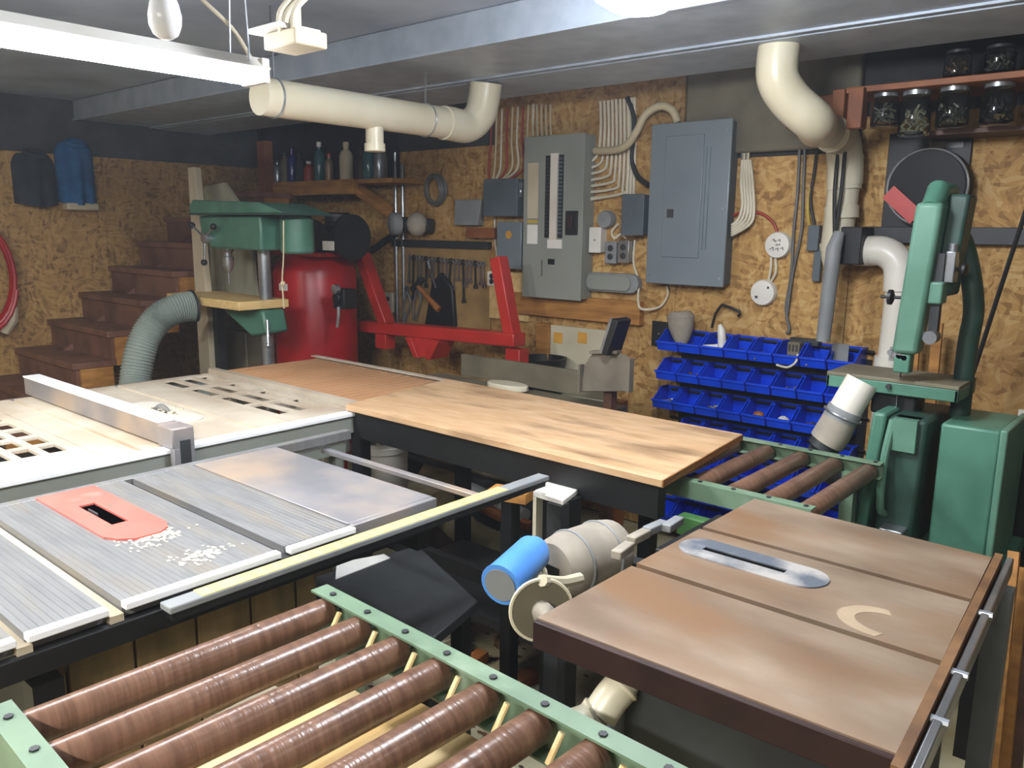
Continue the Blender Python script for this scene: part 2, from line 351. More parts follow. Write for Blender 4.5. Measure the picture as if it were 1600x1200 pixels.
# ------------------------------------------------------------------ lamps and things on the ceiling
p0, p1 = az(0, 52, 1.95), az(412, 138, 1.95); tx = (p0.x+p1.x)/2 - .025
t = thing('tube_light', 'hanging white strip light with glowing fluorescent tubes above the cream table saw', 'lamp', (tx, .85, 1.93))
yE = p1.y - .05
build('channel', MB().prism([(-.06, .055), (-.03, .085), (.03, .085), (.06, .055), (.055, .05), (.0, .078), (-.055, .05)], (tx, yE-1.24, 1.93), (tx, yE, 1.93), (1, 0, 0), (0, 0, 1)), WHITE, t)
for s in (-.028, .028): build('tube', MB().cyl((tx+s, yE-1.215, 1.965), (tx+s, yE-.025, 1.965), .019, n=14), TUBEM, t, label='glowing fluorescent tube')
for y in (yE-1.23, yE-.013): build('end_cap', MB().box(tx-.058, tx+.058, y-.012, y+.012, 1.945, 2.012), WHITE, t, bev=.004)
for y in (yE-1.1, yE-.06):
    build('hanger', MB().beam((tx-.05, y, 2.0), (tx-.03, y, 2.318), .004, .004).beam((tx+.05, y, 2.0), (tx+.03, y, 2.318), .004, .004), STEEL, t)
build('power_cord', MB().tube([(tx, yE-.02, 2.01), (tx-.05, yE-.05, 2.1), (tx-.1, yE-.14, 2.2), (tx-.08, yE-.2, 2.318)], .006), CABLE, t)
g = az(1030, 16, 2.04)
t = thing('ceiling_lamp', 'bright round glowing ceiling lamp in front of the flat duct', 'lamp', (g.x, g.y-.08, 2.02))
c = V((g.x, g.y-.08, 0))
build('base', MB().lathe([(.06, 2.319), (.06, 2.26), (.13, 2.24), (.13, 2.2)], c), WHITE, t)
build('globe', MB().lathe([(.12, 2.2), (.135, 2.16), (.13, 2.10), (.10, 2.05), (.06, 2.025), (0, 2.02)], c, n=24), GLOBEM, t)
b = az(258, 34, 1.92)
t = thing('light_bulb', 'unlit frosted bulb hanging on its holder from the ceiling', 'bulb', (b.x, b.y, 1.89))
build('glass_bulb', MB().lathe([(0, 1.888), (.012, 1.89), (.022, 1.898), (.029, 1.915), (.030, 1.93), (.026, 1.95), (.018, 1.972), (.0145, 1.99)], (b.x, b.y, 0), n=20), BULBM, t)
build('holder', MB().lathe([(.0145, 1.99), (.022, 1.995), (.024, 2.03), (.05, 2.06), (.055, 2.318)], (b.x, b.y, 0)), CREAM, t)
b = az(462, 78, 2.0)
t = thing('junction_box', 'pale ceiling junction box with looping white cables', 'electrical box', (b.x, b.y, 2.0))
build('box_body', MB().box(b.x-.07, b.x+.07, b.y-.05, b.y+.05, 2.0, 2.04), PALE, t, bev=.005)
build('cover', MB().box(b.x-.11, b.x+.03, b.y-.07, b.y+.06, 2.042, 2.055), WHITE, t, bev=.003)
for k, (dx, dy) in enumerate(((.0, .0), (.03, .02), (-.02, .03))):
    build('cable', MB().tube([(b.x+dx, b.y+dy-.04, 2.03), (b.x+dx+.03, b.y+dy-.06, 2.08), (b.x+.06+dx, b.y+dy, 2.16), (b.x+dx-.02*k, b.y+dy+.03, 2.24), (b.x+.04+dx*2, b.y+dy, 2.318)], .008), CABLE, t)
build('hanger', MB().beam((b.x, b.y, 2.05), (b.x, b.y, 2.318), .03, .02), PALE, t)
b = az(628, 3, 2.2)
solo('ceiling_clip', MB().tube([(b.x-.08, b.y, 2.318), (b.x-.06, b.y, 2.27), (b.x, b.y, 2.262), (b.x+.07, b.y, 2.27), (b.x+.1, b.y, 2.318)], .012), CABLE, 'short white cable loop sagging below the ceiling between junction box and round lamp', 'cable')

# ------------------------------------------------------------------ pvc pipes
p0, p1 = az(405, 150, 2.0), az(715, 195, 2.0)
d = (p1-p0).normalized(); p00 = p0 - d*.0
t = thing('pvc_pipe', 'cream pvc pipe slung below the ceiling beyond the strip light', 'pipe', p0)
build('pipe_run', MB().cyl(p00, p1, .066, n=24), PVC, t)
e1 = p1 + d*.06
build('elbow', MB().rings(smooth([p1-d*.05, e1, e1+d*.06+V((.02, 0, .05)), e1+d*.08+V((.03, .0, .13)), e1+d*.08+V((.04, 0, .192))], 5), .072, 20), PVC, t)
build('coupling', MB().cyl(p1-d*.09, p1-d*.03, .072, n=24), PVC, t)
q = p0 + d*.52
build('capped_stub', MB().cyl(q+V((.0, 0, -.05)), q+V((0, 0, -.125)), .036).cyl(q+V((0, 0, -.12)), q+V((0, 0, -.15)), .042), PVC, t)
for k in (.06, .8): build('strap', MB().torus(p00+d*k, .068, .004, d, 24, 6).beam(p00+d*k+V((0, 0, .068)), V(((p00+d*k).x, (p00+d*k).y, 2.31 if k < .5 else 2.195)), .01, .004), STEEL, t)

a0, a1, a2 = az(1215, 60, 2.14), az(1217, 110, 2.08), az(1228, 165, 2.02)
t = thing('dust_pipe', 'thick cream dust pipe dropping from the ceiling and down the wall past the detectors', 'pipe', (a1.x, a1.y, 1.2))
c = ay(1216, 100, 2.9); c = V((c.x, 2.9, 0))
c1 = ay(1225, 178, 2.92); w1 = ay(1312, 215, 3.42); w2 = ay(1312, 235, 3.44)
build('drop_elbow', MB().rings(smooth([(c.x, c.y, 2.195), (c.x, c.y, 2.09), c1+V((.01, .02, .05)), c1+V((.07, .1, -.02)), c1.lerp(w1, .55)], 6), .072, 22), PVC, t)
build('horizontal_run', MB().rings([c1.lerp(w1, .5), w1+V((-.02, -.02, .02))], .066, 22), PVC, t)
build('wall_elbow', MB().rings(smooth([c1.lerp(w1, .85), w1+V((.0, .03, -.01)), w2+V((.01, .05, -.06)), w2+V((.01, .06, -.13))], 5), .07, 22), PVC, t)
wx = w2.x+.01; wyy = 3.50
tee = ay(1305, 400, wyy); z1 = w2.z-.1
build('vertical_run', MB().cyl((wx, wyy, z1), (tee.x, wyy, tee.z+.02), .062, n=22), PVC, t)
for py in (252, 285, 330): z = ay(1310, py, wyy).z; build('coupling', MB().cyl((wx, wyy, z-.03), (wx-.004, wyy, z+.02), .068, n=22), PVC, t)
build('reducer', MB().lathe([(.064, 0), (.05, -.07), (.034, -.11), (.03, -.13)], (tee.x-.002, wyy, tee.z+.05)), PVC, t)
el = ay(1392, 395, wyy); dn = ay(1382, 575, wyy)
build('branch', MB().cyl((tee.x+.03, wyy, el.z+.005), (el.x-.05, wyy, el.z+.005), .055, n=22), PVCW, t)
build('coupling', MB().cyl((tee.x+.08, wyy, el.z+.005), (tee.x+.15, wyy, el.z+.005), .061, n=22), PVCW, t)
build('branch_elbow', MB().rings(smooth([(el.x-.1, wyy, el.z+.005), (el.x-.02, wyy, el.z+.002), (el.x+.035, wyy, el.z-.05), (el.x+.045, wyy, el.z-.15)], 6), .06, 22), PVCW, t)
build('branch_drop', MB().cyl((el.x+.045, wyy, el.z-.12), (dn.x+.02, wyy, .75), .052, n=22), PVCW, t)
build('coupling', MB().cyl((dn.x+.02, wyy, dn.z-.07), (dn.x+.02, wyy, dn.z+.05), .062, n=22), PVCW, t)
build('black_gate', MB().box(tee.x+.045, tee.x+.13, wyy-.09, wyy+.05, tee.z-.03, tee.z+.12), BLACK, t, bev=.004, label='black blast gate')
a, b = ay(1303, 388, 3.36), ay(1286, 533, 3.36)
solo('grey_conduit', MB().rings([a+V((.005, .03, .06)), a, a.lerp(b, .5), b], [.022, .03, .03, .028], 16), GREYM, 'grey plastic tube leaning down the osb from the cream dust pipe to the blue bins', 'tube')
# ------------------------------------------------------------------ electrical things on the back wall
def rect_mb(x0, y0, x1, y1, dep, base=0.0):   # wall box by its front face in the picture, standing dep proud of the wall
    X0, X1, Z0, Z1 = wrect(x0, y0, x1, y1, base+dep); return MB().box(X0, X1, WY-base-dep, WY-base, Z0, Z1), (X0, X1, Z0, Z1)
def screwhead(mb, x, y, z, r=.005): return mb.cyl((x, y, z), (x, y-.004, z), r, n=8)

mb, (X0, X1, Z0, Z1) = rect_mb(1014, 190, 1138, 446, .09)
yf = WY-.09
t = thing('breaker_panel', 'large closed grey breaker panel on the osb, right of the open one', 'electrical panel', ((X0+X1)/2, WY-.045, Z0))
t['label'] = 'large closed blue-grey breaker panel with a flat door, beside the hanging white detectors'
build('enclosure', MB().box(X0+.01, X1-.01, yf+.006, WY, Z0+.01, Z1-.01), GREYD, t, bev=.003)
build('cover', MB().box(X0, X1, yf-.004, yf+.008, Z0, Z1), GREY, t, bev=.004)
W_ = X1-X0
dr = build('door', MB().box(X0+W_*.20, X1-W_*.32, yf-.009, yf-.003, Z0+.13, Z1-.06), GREY, t, bev=.003)
build('latch', MB().box(X0+W_*.26, X0+W_*.34, yf-.013, yf-.009, (Z0+Z1)/2-.06, (Z0+Z1)/2-.02), DARK, dr)
build('door_ridge', MB().box(X1-W_*.30, X1-W_*.28, yf-.011, yf-.004, Z0+.17, Z1-.12).box(X1-W_*.25, X1-W_*.235, yf-.011, yf-.004, Z0+.17, Z1-.12), GREY, t)
mb = MB()
for sx in (X0+.02, X1-.02):
    for sz in (Z0+.04, (Z0+Z1)/2-.02, Z1-.05): screwhead(mb, sx, yf-.004, sz)
build('cover_screws', mb, STEEL, t, kind='stuff')

mb, (X0, X1, Z0, Z1) = rect_mb(818, 211, 911, 467, .10)
yf = WY-.10; W_ = X1-X0; H_ = Z1-Z0
t = thing('open_breaker_panel', 'tall olive-grey breaker panel with exposed breaker column and paper labels', 'electrical panel', ((X0+X1)/2, WY-.05, Z0))
e = build('enclosure', MB().box(X0+.006, X1-.002, yf+.004, WY, Z0+.006, Z1-.006), GREYO, t, bev=.003)
c = build('cover', MB().box(X0, X1, yf-.004, yf+.006, Z0, Z1), GREYO, t, bev=.003)
def pz(f): return Z1 - H_*f
def px(f): return X0 + W_*f
build('breaker_trough', MB().box(px(.38), px(.68), yf-.006, yf-.002, pz(.62), pz(.12)), BLACK, t)
build('label_strip', MB().box(px(.48), px(.6), yf-.016, yf-.006, pz(.63), pz(.11)), PVCW, t)
for side in (.405, .615):
    for k in range(20):
        z = pz(.135+.0235*k)
        build('breaker', MB().box(px(side), px(side+.055), yf-.014, yf-.005, z-.012, z-.001), DARK if side < .5 else GREYD, t)
build('directory_card', MB().box(px(.08), px(.26), yf-.006, yf-.003, pz(.5), pz(.16)), PALE, t, label='cream breaker directory card')
build('yellow_band', MB().box(px(.08), px(.26), yf-.0065, yf-.0035, pz(.53), pz(.51)), LABELY, t)
build('paper_label', MB().box(px(.08), px(.26), yf-.006, yf-.003, pz(.66), pz(.54)), LABELW, t)
build('paper_label', MB().box(px(.44), px(.68), yf-.01, yf-.003, pz(.685), pz(.63)), LABELW, t)
build('main_breaker', MB().box(px(.74), px(.93), yf-.014, yf-.003, pz(.6), pz(.455)), BLACK, t, bev=.002)
build('main_switch', MB().box(px(.79), px(.87), yf-.024, yf-.012, pz(.56), pz(.48)), RUSTD, t, bev=.002)
build('knockout', MB().box(px(.45), px(.56), yf-.007, yf-.003, pz(.785), pz(.75)), BLACK, t)
build('nameplate', MB().box(px(.33), px(.36), yf-.006, yf-.003, pz(.86), pz(.76)), STEEL, t)

def wallbox(name, px4, dep, m, label, cat='electrical box', bits=None):
    mb, (X0, X1, Z0, Z1) = rect_mb(*px4, dep)
    t = thing(name, label, cat, ((X0+X1)/2, WY-dep/2, Z0))
    build('box_body', MB().box(X0, X1, WY-dep+.006, WY, Z0, Z1), m, t, bev=.004)
    build('lid', MB().box(X0-.003, X1+.003, WY-dep-.002, WY-dep+.006, Z0-.003, Z1+.003), m, t, bev=.003)
    if bits: bits(t, X0, X1, Z0, Z1, WY-dep-.002)
    return t
def lever(t, X0, X1, Z0, Z1, y): build('switch_lever', MB().box(X1, X1+.02, y+.02, y+.05, (Z0+Z1)/2, Z1-.02).torus((X1+.02, y+.02, (Z0+Z1)/2+.03), .02, .005, (1, .3, 0), 16, 6), STEEL, t)
def badge(t, X0, X1, Z0, Z1, y): build('round_badge', MB().cyl(((X0+X1)/2, y, Z1-.07), ((X0+X1)/2, y-.004, Z1-.07), .022, n=16), ORANGE, t)
def screws2(t, X0, X1, Z0, Z1, y):
    build('plate_screw', screwhead(MB(), (X0+X1)/2, y, (Z0+Z1)/2), STEEL, t)
def outlet(t, X0, X1, Z0, Z1, y):
    c = (X0+X1)/2
    for z in (Z0*.3+Z1*.7, Z0*.7+Z1*.3): build('socket', MB().lathe([(.016, 0), (.016, .003), (.013, .004)], (c, y, z), (0, -1, 0)), DARK, t)
wallbox('switch_box', (756, 280, 808, 337), .10, GREYD, 'dark blue-grey switch box with a side lever, under the red-brown wires', bits=lever)
wallbox('fuse_box', (777, 347, 814, 419), .09, GREY, 'small grey-blue fuse box with an orange round badge, beside the open breaker panel', bits=badge)
wallbox('disconnect_box', (972, 304, 1005, 367), .09, GREYD, 'square grey disconnect box with a rounded lower corner between the two breaker panels', bits=screws2)
wallbox('timer_box', (921, 356, 938, 394), .06, WHITE, 'narrow white plastic box on the wall, above the oblong grey cover', bits=screws2)
wallbox('outlet_box', (946, 378, 962, 411), .05, GREYM, 'small steel outlet box with sockets, first beside the narrow white box', bits=outlet)
wallbox('outlet_box', (966, 376, 982, 410), .05, STEEL, 'small bright steel outlet box nearest the large closed panel', bits=outlet)
wallbox('wall_outlet', (762, 425, 775, 446), .03, WHITE, 'white outlet on the yellow board left of the red stand post', bits=outlet)['label'] = 'white wall outlet on bare yellow wood, beside the red upright under the fuse box'
wallbox('wall_outlet', (601, 458, 612, 488), .03, PVC, 'cream wall outlet beside the pegboard and the steel conduits', bits=outlet)
wallbox('black_outlet', (1019, 503, 1041, 540), .02, BLACK, 'square black plate on the osb, next to the first blue bin', bits=screws2)
# tilted grey plate, round junction box, oblong cover
X0, X1, Z0, Z1 = wrect(709, 312, 752, 352, .05)
solo('tilted_box', MB().prism([(X0, Z0), (X1-.03, Z0+.0), (X1, Z1), (X0+.01, Z1)], (0, WY-.05, 0), (0, WY, 0), (1, 0, 0), (0, 0, 1)), GREYM, 'slanted pale grey metal box left of the dark switch box', 'electrical box', bev=.004)['label'] = 'slanted pale grey metal box next to the coiled cable and the dark switch box'
c = aw(952, 343)
t = thing('round_junction_box', 'round grey junction box on orange wood, between the two breaker panels', 'electrical box', (c.x, WY, c.z-.05))
build('box_body', MB().lathe([(.045, 0), (.045, .045), (.042, .05)], (c.x, WY, c.z), (0, -1, 0), 20), GREYM, t)
build('cover_screw', screwhead(MB(), c.x, WY-.05, c.z), STEEL, t)
X0, X1, Z0, Z1 = wrect(911, 427, 996, 457, .05); r = (Z1-Z0)/2; zc = (Z0+Z1)/2
pill = [(X0+r+r*math.cos(math.radians(a)), zc+r*math.sin(math.radians(a))) for a in range(90, 271, 15)] + [(X1-r+r*math.cos(math.radians(a)), zc+r*math.sin(math.radians(a))) for a in range(-90, 91, 15)]
t = thing('oblong_cover', 'oblong rounded grey cover at the lower corner of the open breaker panel', 'electrical box', ((X0+X1)/2, WY, Z0))
build('housing', MB().prism(pill, (0, WY-.045, 0), (0, WY, 0), (1, 0, 0), (0, 0, 1)), GREYM, t, bev=.006)
build('face_plate', MB().prism([(x*.82+(X0+X1)/2*.18, z*.8+zc*.2) for x, z in pill], (-.01, WY-.055, 0), (-.01, WY-.044, 0), (1, 0, 0), (0, 0, 1)), GREYO, t, bev=.004)
# wood rails under the panels
X0, X1, Z0, Z1 = wrect(785, 462, 1000, 500, .04)
solo('wall_rail', MB().box(X0, X1, WY-.04, WY, Z0+.005, Z1-.005), WOOD, 'long horizontal pine board on the wall right under the open breaker panel', 'board', bev=.003)
X0, X1, Z0, Z1 = wrect(836, 505, 856, 640, .04)
solo('wall_stud', MB().box(X0, X1, WY-.04, WY, .3, Z1), WOOD, 'upright pine stud beneath the wall rail, beside the foil-faced board', 'board', bev=.003)
X0, X1, Z0, Z1 = wrect(764, 425, 826, 500, .02)
solo('backing_board', MB().box(X0, X1, WY-.018, WY, Z0, Z1), PINE, 'yellow wood backing board behind the upper end of the red upright', 'board', bev=.002)
X0, X1, Z0, Z1 = wrect(858, 512, 948, 600, .02)
t = thing('insulation_board', 'pale foil-faced insulation board with two orange spots under the wall rail', 'board', ((X0+X1)/2, WY, .6))
build('sheet', MB().box(X0, X1, WY-.02, WY, .6, Z1), FOIL, t)
for x in (868, 906): p = aw(x+4, 528, .02); build('orange_spot', MB().box(p.x-.03, p.x+.03, WY-.022, WY-.019, p.z-.03, p.z+.03), ORANGE, t)
# smoke detectors hanging from a red cable
def detector(px_, py_, label, ink):
    c = aw(px_, py_)
    t = thing('smoke_detector', label, 'detector', (c.x, WY, c.z-.06))
    build('case', MB().lathe([(.06, 0), (.06, .018), (.055, .03), (.035, .034), (.0, .035)], (c.x, WY, c.z), (0, -1, 0), 28), WHITE, t)
    if ink:
        mb = MB()
        for (u, v, l) in ((-.02, .022, .012), (-.012, .016, .012), (.005, .02, .014), (-.005, .0, .012), (.008, .002, .01), (-.03, -.018, .022), (-.006, -.02, .02), (.018, -.016, .018)):
            mb.beam((c.x+u, WY-.0362, c.z+v), (c.x+u+l*.7, WY-.0362, c.z+v+l*.4), .002, .0022, (0, 1, 0)); mb.beam((c.x+u+l*.7, WY-.0362, c.z+v+l*.4), (c.x+u+l*.8, WY-.0362, c.z+v-l*.3), .002, .0022, (0, 1, 0))
        build('handwriting', mb, INK, t, kind='stuff')
    else: build('vent_slot', MB().box(c.x-.03, c.x-.018, WY-.037, WY-.033, c.z-.025, c.z-.015).box(c.x+.025, c.x+.032, WY-.037, WY-.03, c.z+.02, c.z+.03), DARK, t)
    return c
c1 = detector(1218, 383, 'upper round white detector with handwriting, on a red cable', True)
c2 = detector(1195, 457, 'lower round white detector hanging below the one with handwriting', False)
solo('detector_lead', MB().tube([c1+V((-.03, -.012, -.055)), c1.lerp(c2, .45)+V((.0, -.02, 0)), c2+V((.02, -.012, .055))], .006).tube([c1+V((-.01, -.012, -.058)), c1.lerp(c2, .55)+V((.03, -.02, 0)), c2+V((.03, -.012, .05))], .006), CABLE, 'white leads joining the two round detectors', 'cable')
solo('red_cable', MB().tube([aw(1142, 338, .01), aw(1165, 331, .01), aw(1190, 334, .01), aw(1208, 348, .01), aw(1215, 366, .012)], .007), CABLER, 'red cable arching from the closed panel to the upper round detector', 'cable')
# cables: white ones dropping between the panels
CAB = 'white cables feeding the breaker panels'
n = 0
for k in range(11):
    x = 938+k*6.2 if k < 8 else 978+(k-7)*4.5
    ytop = 158 - k*.6; yend = 235+k*9.5 if k < 7 else 285+(k-6)*5
    pts = [aw(x, ytop, .012), aw(x+1, (ytop+yend)/2, .012), aw(x-2, yend, .014)]
    pts += [aw(x-8, yend+12, .02), aw(922, yend+18 if k < 7 else yend+22, .03)] if k < 8 else [aw(x-3, 305, .03)]
    solo('white_cable', MB().tube(pts, .0075, 7), CABLE, 'white cable bending into the open panel from above, %s of that row' % ORD[k], 'cable', CAB)
for k in range(9):
    x = 768+k*8.3
    pts = [aw(x, 172-k*1.2, .012), aw(x-1-k*.2, 220, .014), aw(x-4+k*.7, 262, .016), aw((765+k*4.5) if k < 7 else x, 282, .03)]
    m_ = [CABLER, CABLEB, CABLE][k % 3]
    solo('wall_cable', MB().tube(pts, .0065, 7), m_, '%s cable dropping to the dark switch box, %s of that row' % (['reddish', 'beige', 'white'][k % 3], ORD[k]), 'cable', 'cables dropping to the dark switch box')
for k in range(5):
    x = 832+k*7
    solo('white_cable', MB().tube([aw(x, 163, .012), aw(x, 190, .012), aw(x+1, 213, .03)], .0065, 7), CABLEB, 'short pale cable entering the top of the open panel, %s of that row' % ORD[k], 'cable', 'short cables on top of the open panel')
for k in range(5):
    x = 1152+k*4.5
    pts = [aw(1160+k*3, 250, .012), aw(x+6, 285, .02), aw(x+8, 320+k*2, .03), aw(x+2, 342+k*2, .04), aw(1143, 352+k*4, .045)]
    solo('white_cable', MB().tube(pts, .007, 7), CABLE, 'white cable looping into the side of the closed panel, %s of that row' % ORD[k], 'cable', 'cables at the side of the closed panel')
for k in range(4):
    x = 1160+k*5
    solo('wall_cable', MB().tube([aw(x, 128, .012), aw(x-2, 165, .012), aw(1160+k*3, 250, .012)], .006, 7), CABLEB if k % 2 else CABLEG, '%s cable high on the wall beside the closed panel, %s of that row' % (('beige', 'grey')[k % 2 == 0], ORD[k]), 'cable', 'high cables beside the closed panel')
solo('service_cable', MB().tube([aw(930, 236, .03), aw(955, 235, .06), aw(978, 228, .08), aw(995, 205, .09), aw(1008, 180, .08), aw(1030, 166, .07), aw(1050, 172, .06), aw(1058, 190, .04)], .019, 12), CABLEB, 'thick beige cable arching from the open panel over to the closed panel', 'cable')
solo('black_cable', MB().tube([aw(980, 152, .015), aw(990, 180, .015), aw(990, 220, .015), aw(988, 250, .015), aw(996, 275, .02), aw(1014, 290, .04)], .013, 10), CABLEK, 'thick black cable curving down behind the beige arch into the closed panel', 'cable')
solo('white_cable', MB().tube([aw(992, 375, .01), aw(990, 410, .01), aw(998, 440, .012), aw(997, 470, .05), aw(1003, 483, .06), aw(1030, 480, .02), aw(1043, 462, .012), aw(1042, 447, .02)], .006, 7), CABLE, 'loose white cable looping under the closed panel', 'cable')
solo('white_cable', MB().tube([aw(966, 350, .02), aw(956, 362, .06), aw(960, 372, .06), aw(970, 366, .05), aw(978, 372, .05)], .006, 7), CABLE, 'small white cable curl under the round junction box', 'cable')
solo('white_cable', MB().tube([aw(773, 340, .012), aw(774, 380, .012), aw(776, 400, .012), aw(768, 428, .03)], .006, 7), CABLE, 'thin white cable running down past the small fuse box to the outlet', 'cable')
# grey cords hanging beside the dust pipe
for k, pts in enumerate(([(1250, 215), (1246, 300), (1240, 360), (1236, 430), (1228, 480), (1233, 515), (1228, 520)], [(1258, 215), (1255, 290), (1252, 360), (1238, 430), (1230, 490)], [(1276, 235), (1272, 270), (1266, 310), (1272, 350)], [(1312, 215), (1304, 300), (1304, 390), (1300, 420)], [(1322, 215), (1314, 300), (1304, 370)])):
    off = .02 if k < 3 else .19
    solo('hanging_cable', MB().tube([aw(x, y, off) for x, y in pts], .0065 if k < 3 else .0075, 7), CABLEG if k < 2 else CABLEK, ['grey cord hanging from the ceiling to the bins, nearer the detectors', 'grey cord hanging beside the detectors, the shorter of two', 'black cord hooked on the wall by the cream dust pipe', 'black cord running straight down the front of the cream dust pipe', 'second black cord on the front of the cream dust pipe'][k], 'cord', 'cords by the dust pipe')
solo('yellow_cable', MB().tube([aw(x, y, .02) for x, y in ((1268, 290), (1262, 330), (1270, 370), (1282, 385), (1290, 370))], .006, 7), LABELY, 'yellowish cord looping behind the cream dust pipe', 'cord')
X0, X1, Z0, Z1 = wrect(1270, 385, 1282, 440, .03)
solo('hanging_tool', MB().box(X0, X1, WY-.03, WY, Z0, Z1).box(X0-.03, X0+.02, WY-.04, WY-.01, Z1-.02, Z1+.09), GREYD, 'dark caulking tool hanging on the wall behind the grey tube', 'tool', bev=.003)
# hanging bent rod over the bins
solo('bent_rod', MB().tube([aw(x, y, .03) for x, y in ((1112, 512), (1118, 490), (1128, 476))], .006, 7, 2).tube([aw(1128, 476, .03), aw(1156, 487, .03), aw(1153, 494, .03)], .007, 7, 2), BLACK, 'bent black rod hooked on the osb above the bins', 'rod')
# ------------------------------------------------------------------ blue bins on their rack
BW, BD, BH = .114, .15, .092
def bin_mesh():
    w2 = BW/2 - .003; th = .004; mb = MB()
    hf = BH*.42
    side = [(0, 0), (-BD*.92, 0), (-BD, hf), (-BD*.62, BH*.86), (-BD*.5, BH), (0, BH)]
    for s in (-1, 1): mb.prism(side, (s*w2-(th if s > 0 else 0), 0, 0), (s*w2+(th if s < 0 else 0), 0, 0), (0, 1, 0), (0, 0, 1))
    mb.box(-w2, w2, -BD*.92, 0, 0, th).box(-w2, w2, -th, 0, 0, BH)
    mb.prism([(-BD*.92, 0), (-BD-.004, hf+.004), (-BD+.003, hf+.004), (-BD*.92+th, 0)], (-w2, 0, 0), (w2, 0, 0), (0, 1, 0), (0, 0, 1))
    mb.box(-w2-.002, w2+.002, -BD-.009, -BD+.001, hf-.002, hf+.007)
    for s in (-1, 1): mb.box(s*w2-.004, s*w2+.004, -BD*.5, 0, BH-.004, BH+.003)
    return mb
xL = aw(1034, 560, .1).x
rows = []
for (pxx, pyy) in ((1034, 533), (1031, 577), (1027, 624)): rows.append(ay(pxx, pyy, WY-.03-BD).z + .035)
pitch = (rows[0]-rows[2])/2
ROWZ = [rows[0]-i*pitch - BH + .01 for i in range(7)]
X_END = xL + 8*.118
t = thing('bin_rack', 'black louvred rack on the osb carrying the rows of blue bins', 'rack', (xL+.45, WY, ROWZ[6]-.03))
build('back_panel', MB().box(xL+.06, X_END+.02, WY-.012, WY-.001, ROWZ[6]-.03, ROWZ[0]+.04), BLACK, t)
for i in range(7): build('louvre', MB().prism([(0, 0), (-.018, .012), (-.018, .022), (0, .012)], (xL+.02, WY-.012, ROWZ[i]+BH-.03), (X_END+.03, WY-.012, ROWZ[i]+BH-.03), (0, 1, 0), (0, 0, 1)), BLACK, t)
proto = None; BINS = {}
FILL = {(0, 1): METALBITS, (0, 3): METALBITS, (0, 4): METALBITS, (0, 6): METALBITS, (1, 3): METALBITS, (1, 5): METALBITS, (2, 2): METALBITS, (2, 6): BROWNT, (1, 1): BROWNT, (0, 2): METALBITS, (2, 0): METALBITS}
RN = ['top', 'second', 'third', 'fourth', 'fifth', 'sixth', 'lowest']
for r_ in range(7):
    for c_ in range(8):
        if r_ >= 3 and c_ == 0 and r_ < 6: continue
        if r_ == 6 and c_ > 3: continue
        x = xL + .06 + c_*.118 - (.012 if r_ == 2 else 0); P = (x, WY-.014, ROWZ[r_])
        lab = 'small blue parts bin, %s from the osb end in the %s row of the rack' % (ORD[c_], RN[r_])
        if proto is None:
            proto = solo('parts_bin', bin_mesh(), BLUE, lab, 'bin', 'blue parts bins on the rack', at=(0, 0, 0)); proto.location = P
        else: dup(proto, P, lab)
        BINS[r_, c_] = P
        if (r_, c_) in FILL:
            mb = MB(); rnd = random.Random(r_*9+c_)
            for k in range(26):
                p = V((P[0]+rnd.uniform(-.042, .042), P[1]-rnd.uniform(.02, BD-.02), P[2]+.008+rnd.uniform(0, .022)))
                dd = V((rnd.uniform(-1, 1), rnd.uniform(-1, 1), rnd.uniform(-.4, .4))).normalized()*rnd.uniform(.008, .018)
                mb.cyl(p-dd, p+dd, .004, n=6)
            solo('hardware_bits', mb, FILL[r_, c_], 'loose %s filling the %s bin of the %s row' % ('metal fasteners' if FILL[r_, c_] is METALBITS else 'brown bits', ORD[c_], RN[r_]), 'fasteners', 'loose hardware in the bins', kind='stuff')
def inbin(r_, c_, dz=.02, dy=.08): P = BINS[r_, c_]; return V((P[0], P[1]-dy, P[2]+dz))
p = inbin(2, 4, .035, .09); solo('wooden_knob', MB().sphere(p, .022, 12, (1.2, 1, .8)).cyl(p-V((0, 0, .03)), p, .012), HANDLE, 'brown rounded wooden knob in the fifth bin of the third row', 'knob')
p = inbin(2, 5, .03, .1); solo('round_button', MB().lathe([(.026, -.02), (.027, 0), (.018, .012), (0, .015)], p, (-.2, -.5, 1)), WHITE, 'white round cap in the sixth bin of the third row', 'cap')
p = inbin(0, 2, .06, .1)
t = thing('white_nozzle', 'white plastic nozzle with a lever standing in the third bin of the top row', 'nozzle', p)
build('nozzle_body', MB().rings([p+V((.03, 0, -.05)), p+V((.028, 0, 0)), p+V((.02, 0, .06)), p+V((.012, 0, .085))], [.016, .02, .018, .008], 12), WHITE, t)
build('lever', MB().beam(p+V((-.06, -.03, -.022)), p+V((.02, -.02, -.01)), .02, .012), WHITE, t)
p = inbin(0, 5, .07, .12)
t = thing('wired_plug', 'greenish plug block with a curled white wire on the sixth bin of the top row', 'plug', p)
build('plug_block', MB().box(p.x-.005, p.x+.05, p.y-.01, p.y+.03, p.z-.03, p.z+.03), OLIVE, t, bev=.004)
for k in range(3): build('slot', MB().box(p.x+.002+k*.016, p.x+.01+k*.016, p.y-.012, p.y-.008, p.z-.01, p.z+.02), DARK, t)
build('wire', MB().tube([p+V((.045, -.01, -.02)), p+V((.05, -.04, -.05)), p+V((.02, -.05, -.075)), p+V((-.03, -.05, -.07))], .005), CABLE, t)
p = inbin(0, 5, .1, .03); solo('dark_block', MB().box(p.x-.03, p.x+.1, p.y-.02, p.y+.02, p.z-.02, p.z+.01), DARK, 'dark flat block lying across the backs of the top row bins behind the plug', 'block', bev=.004)
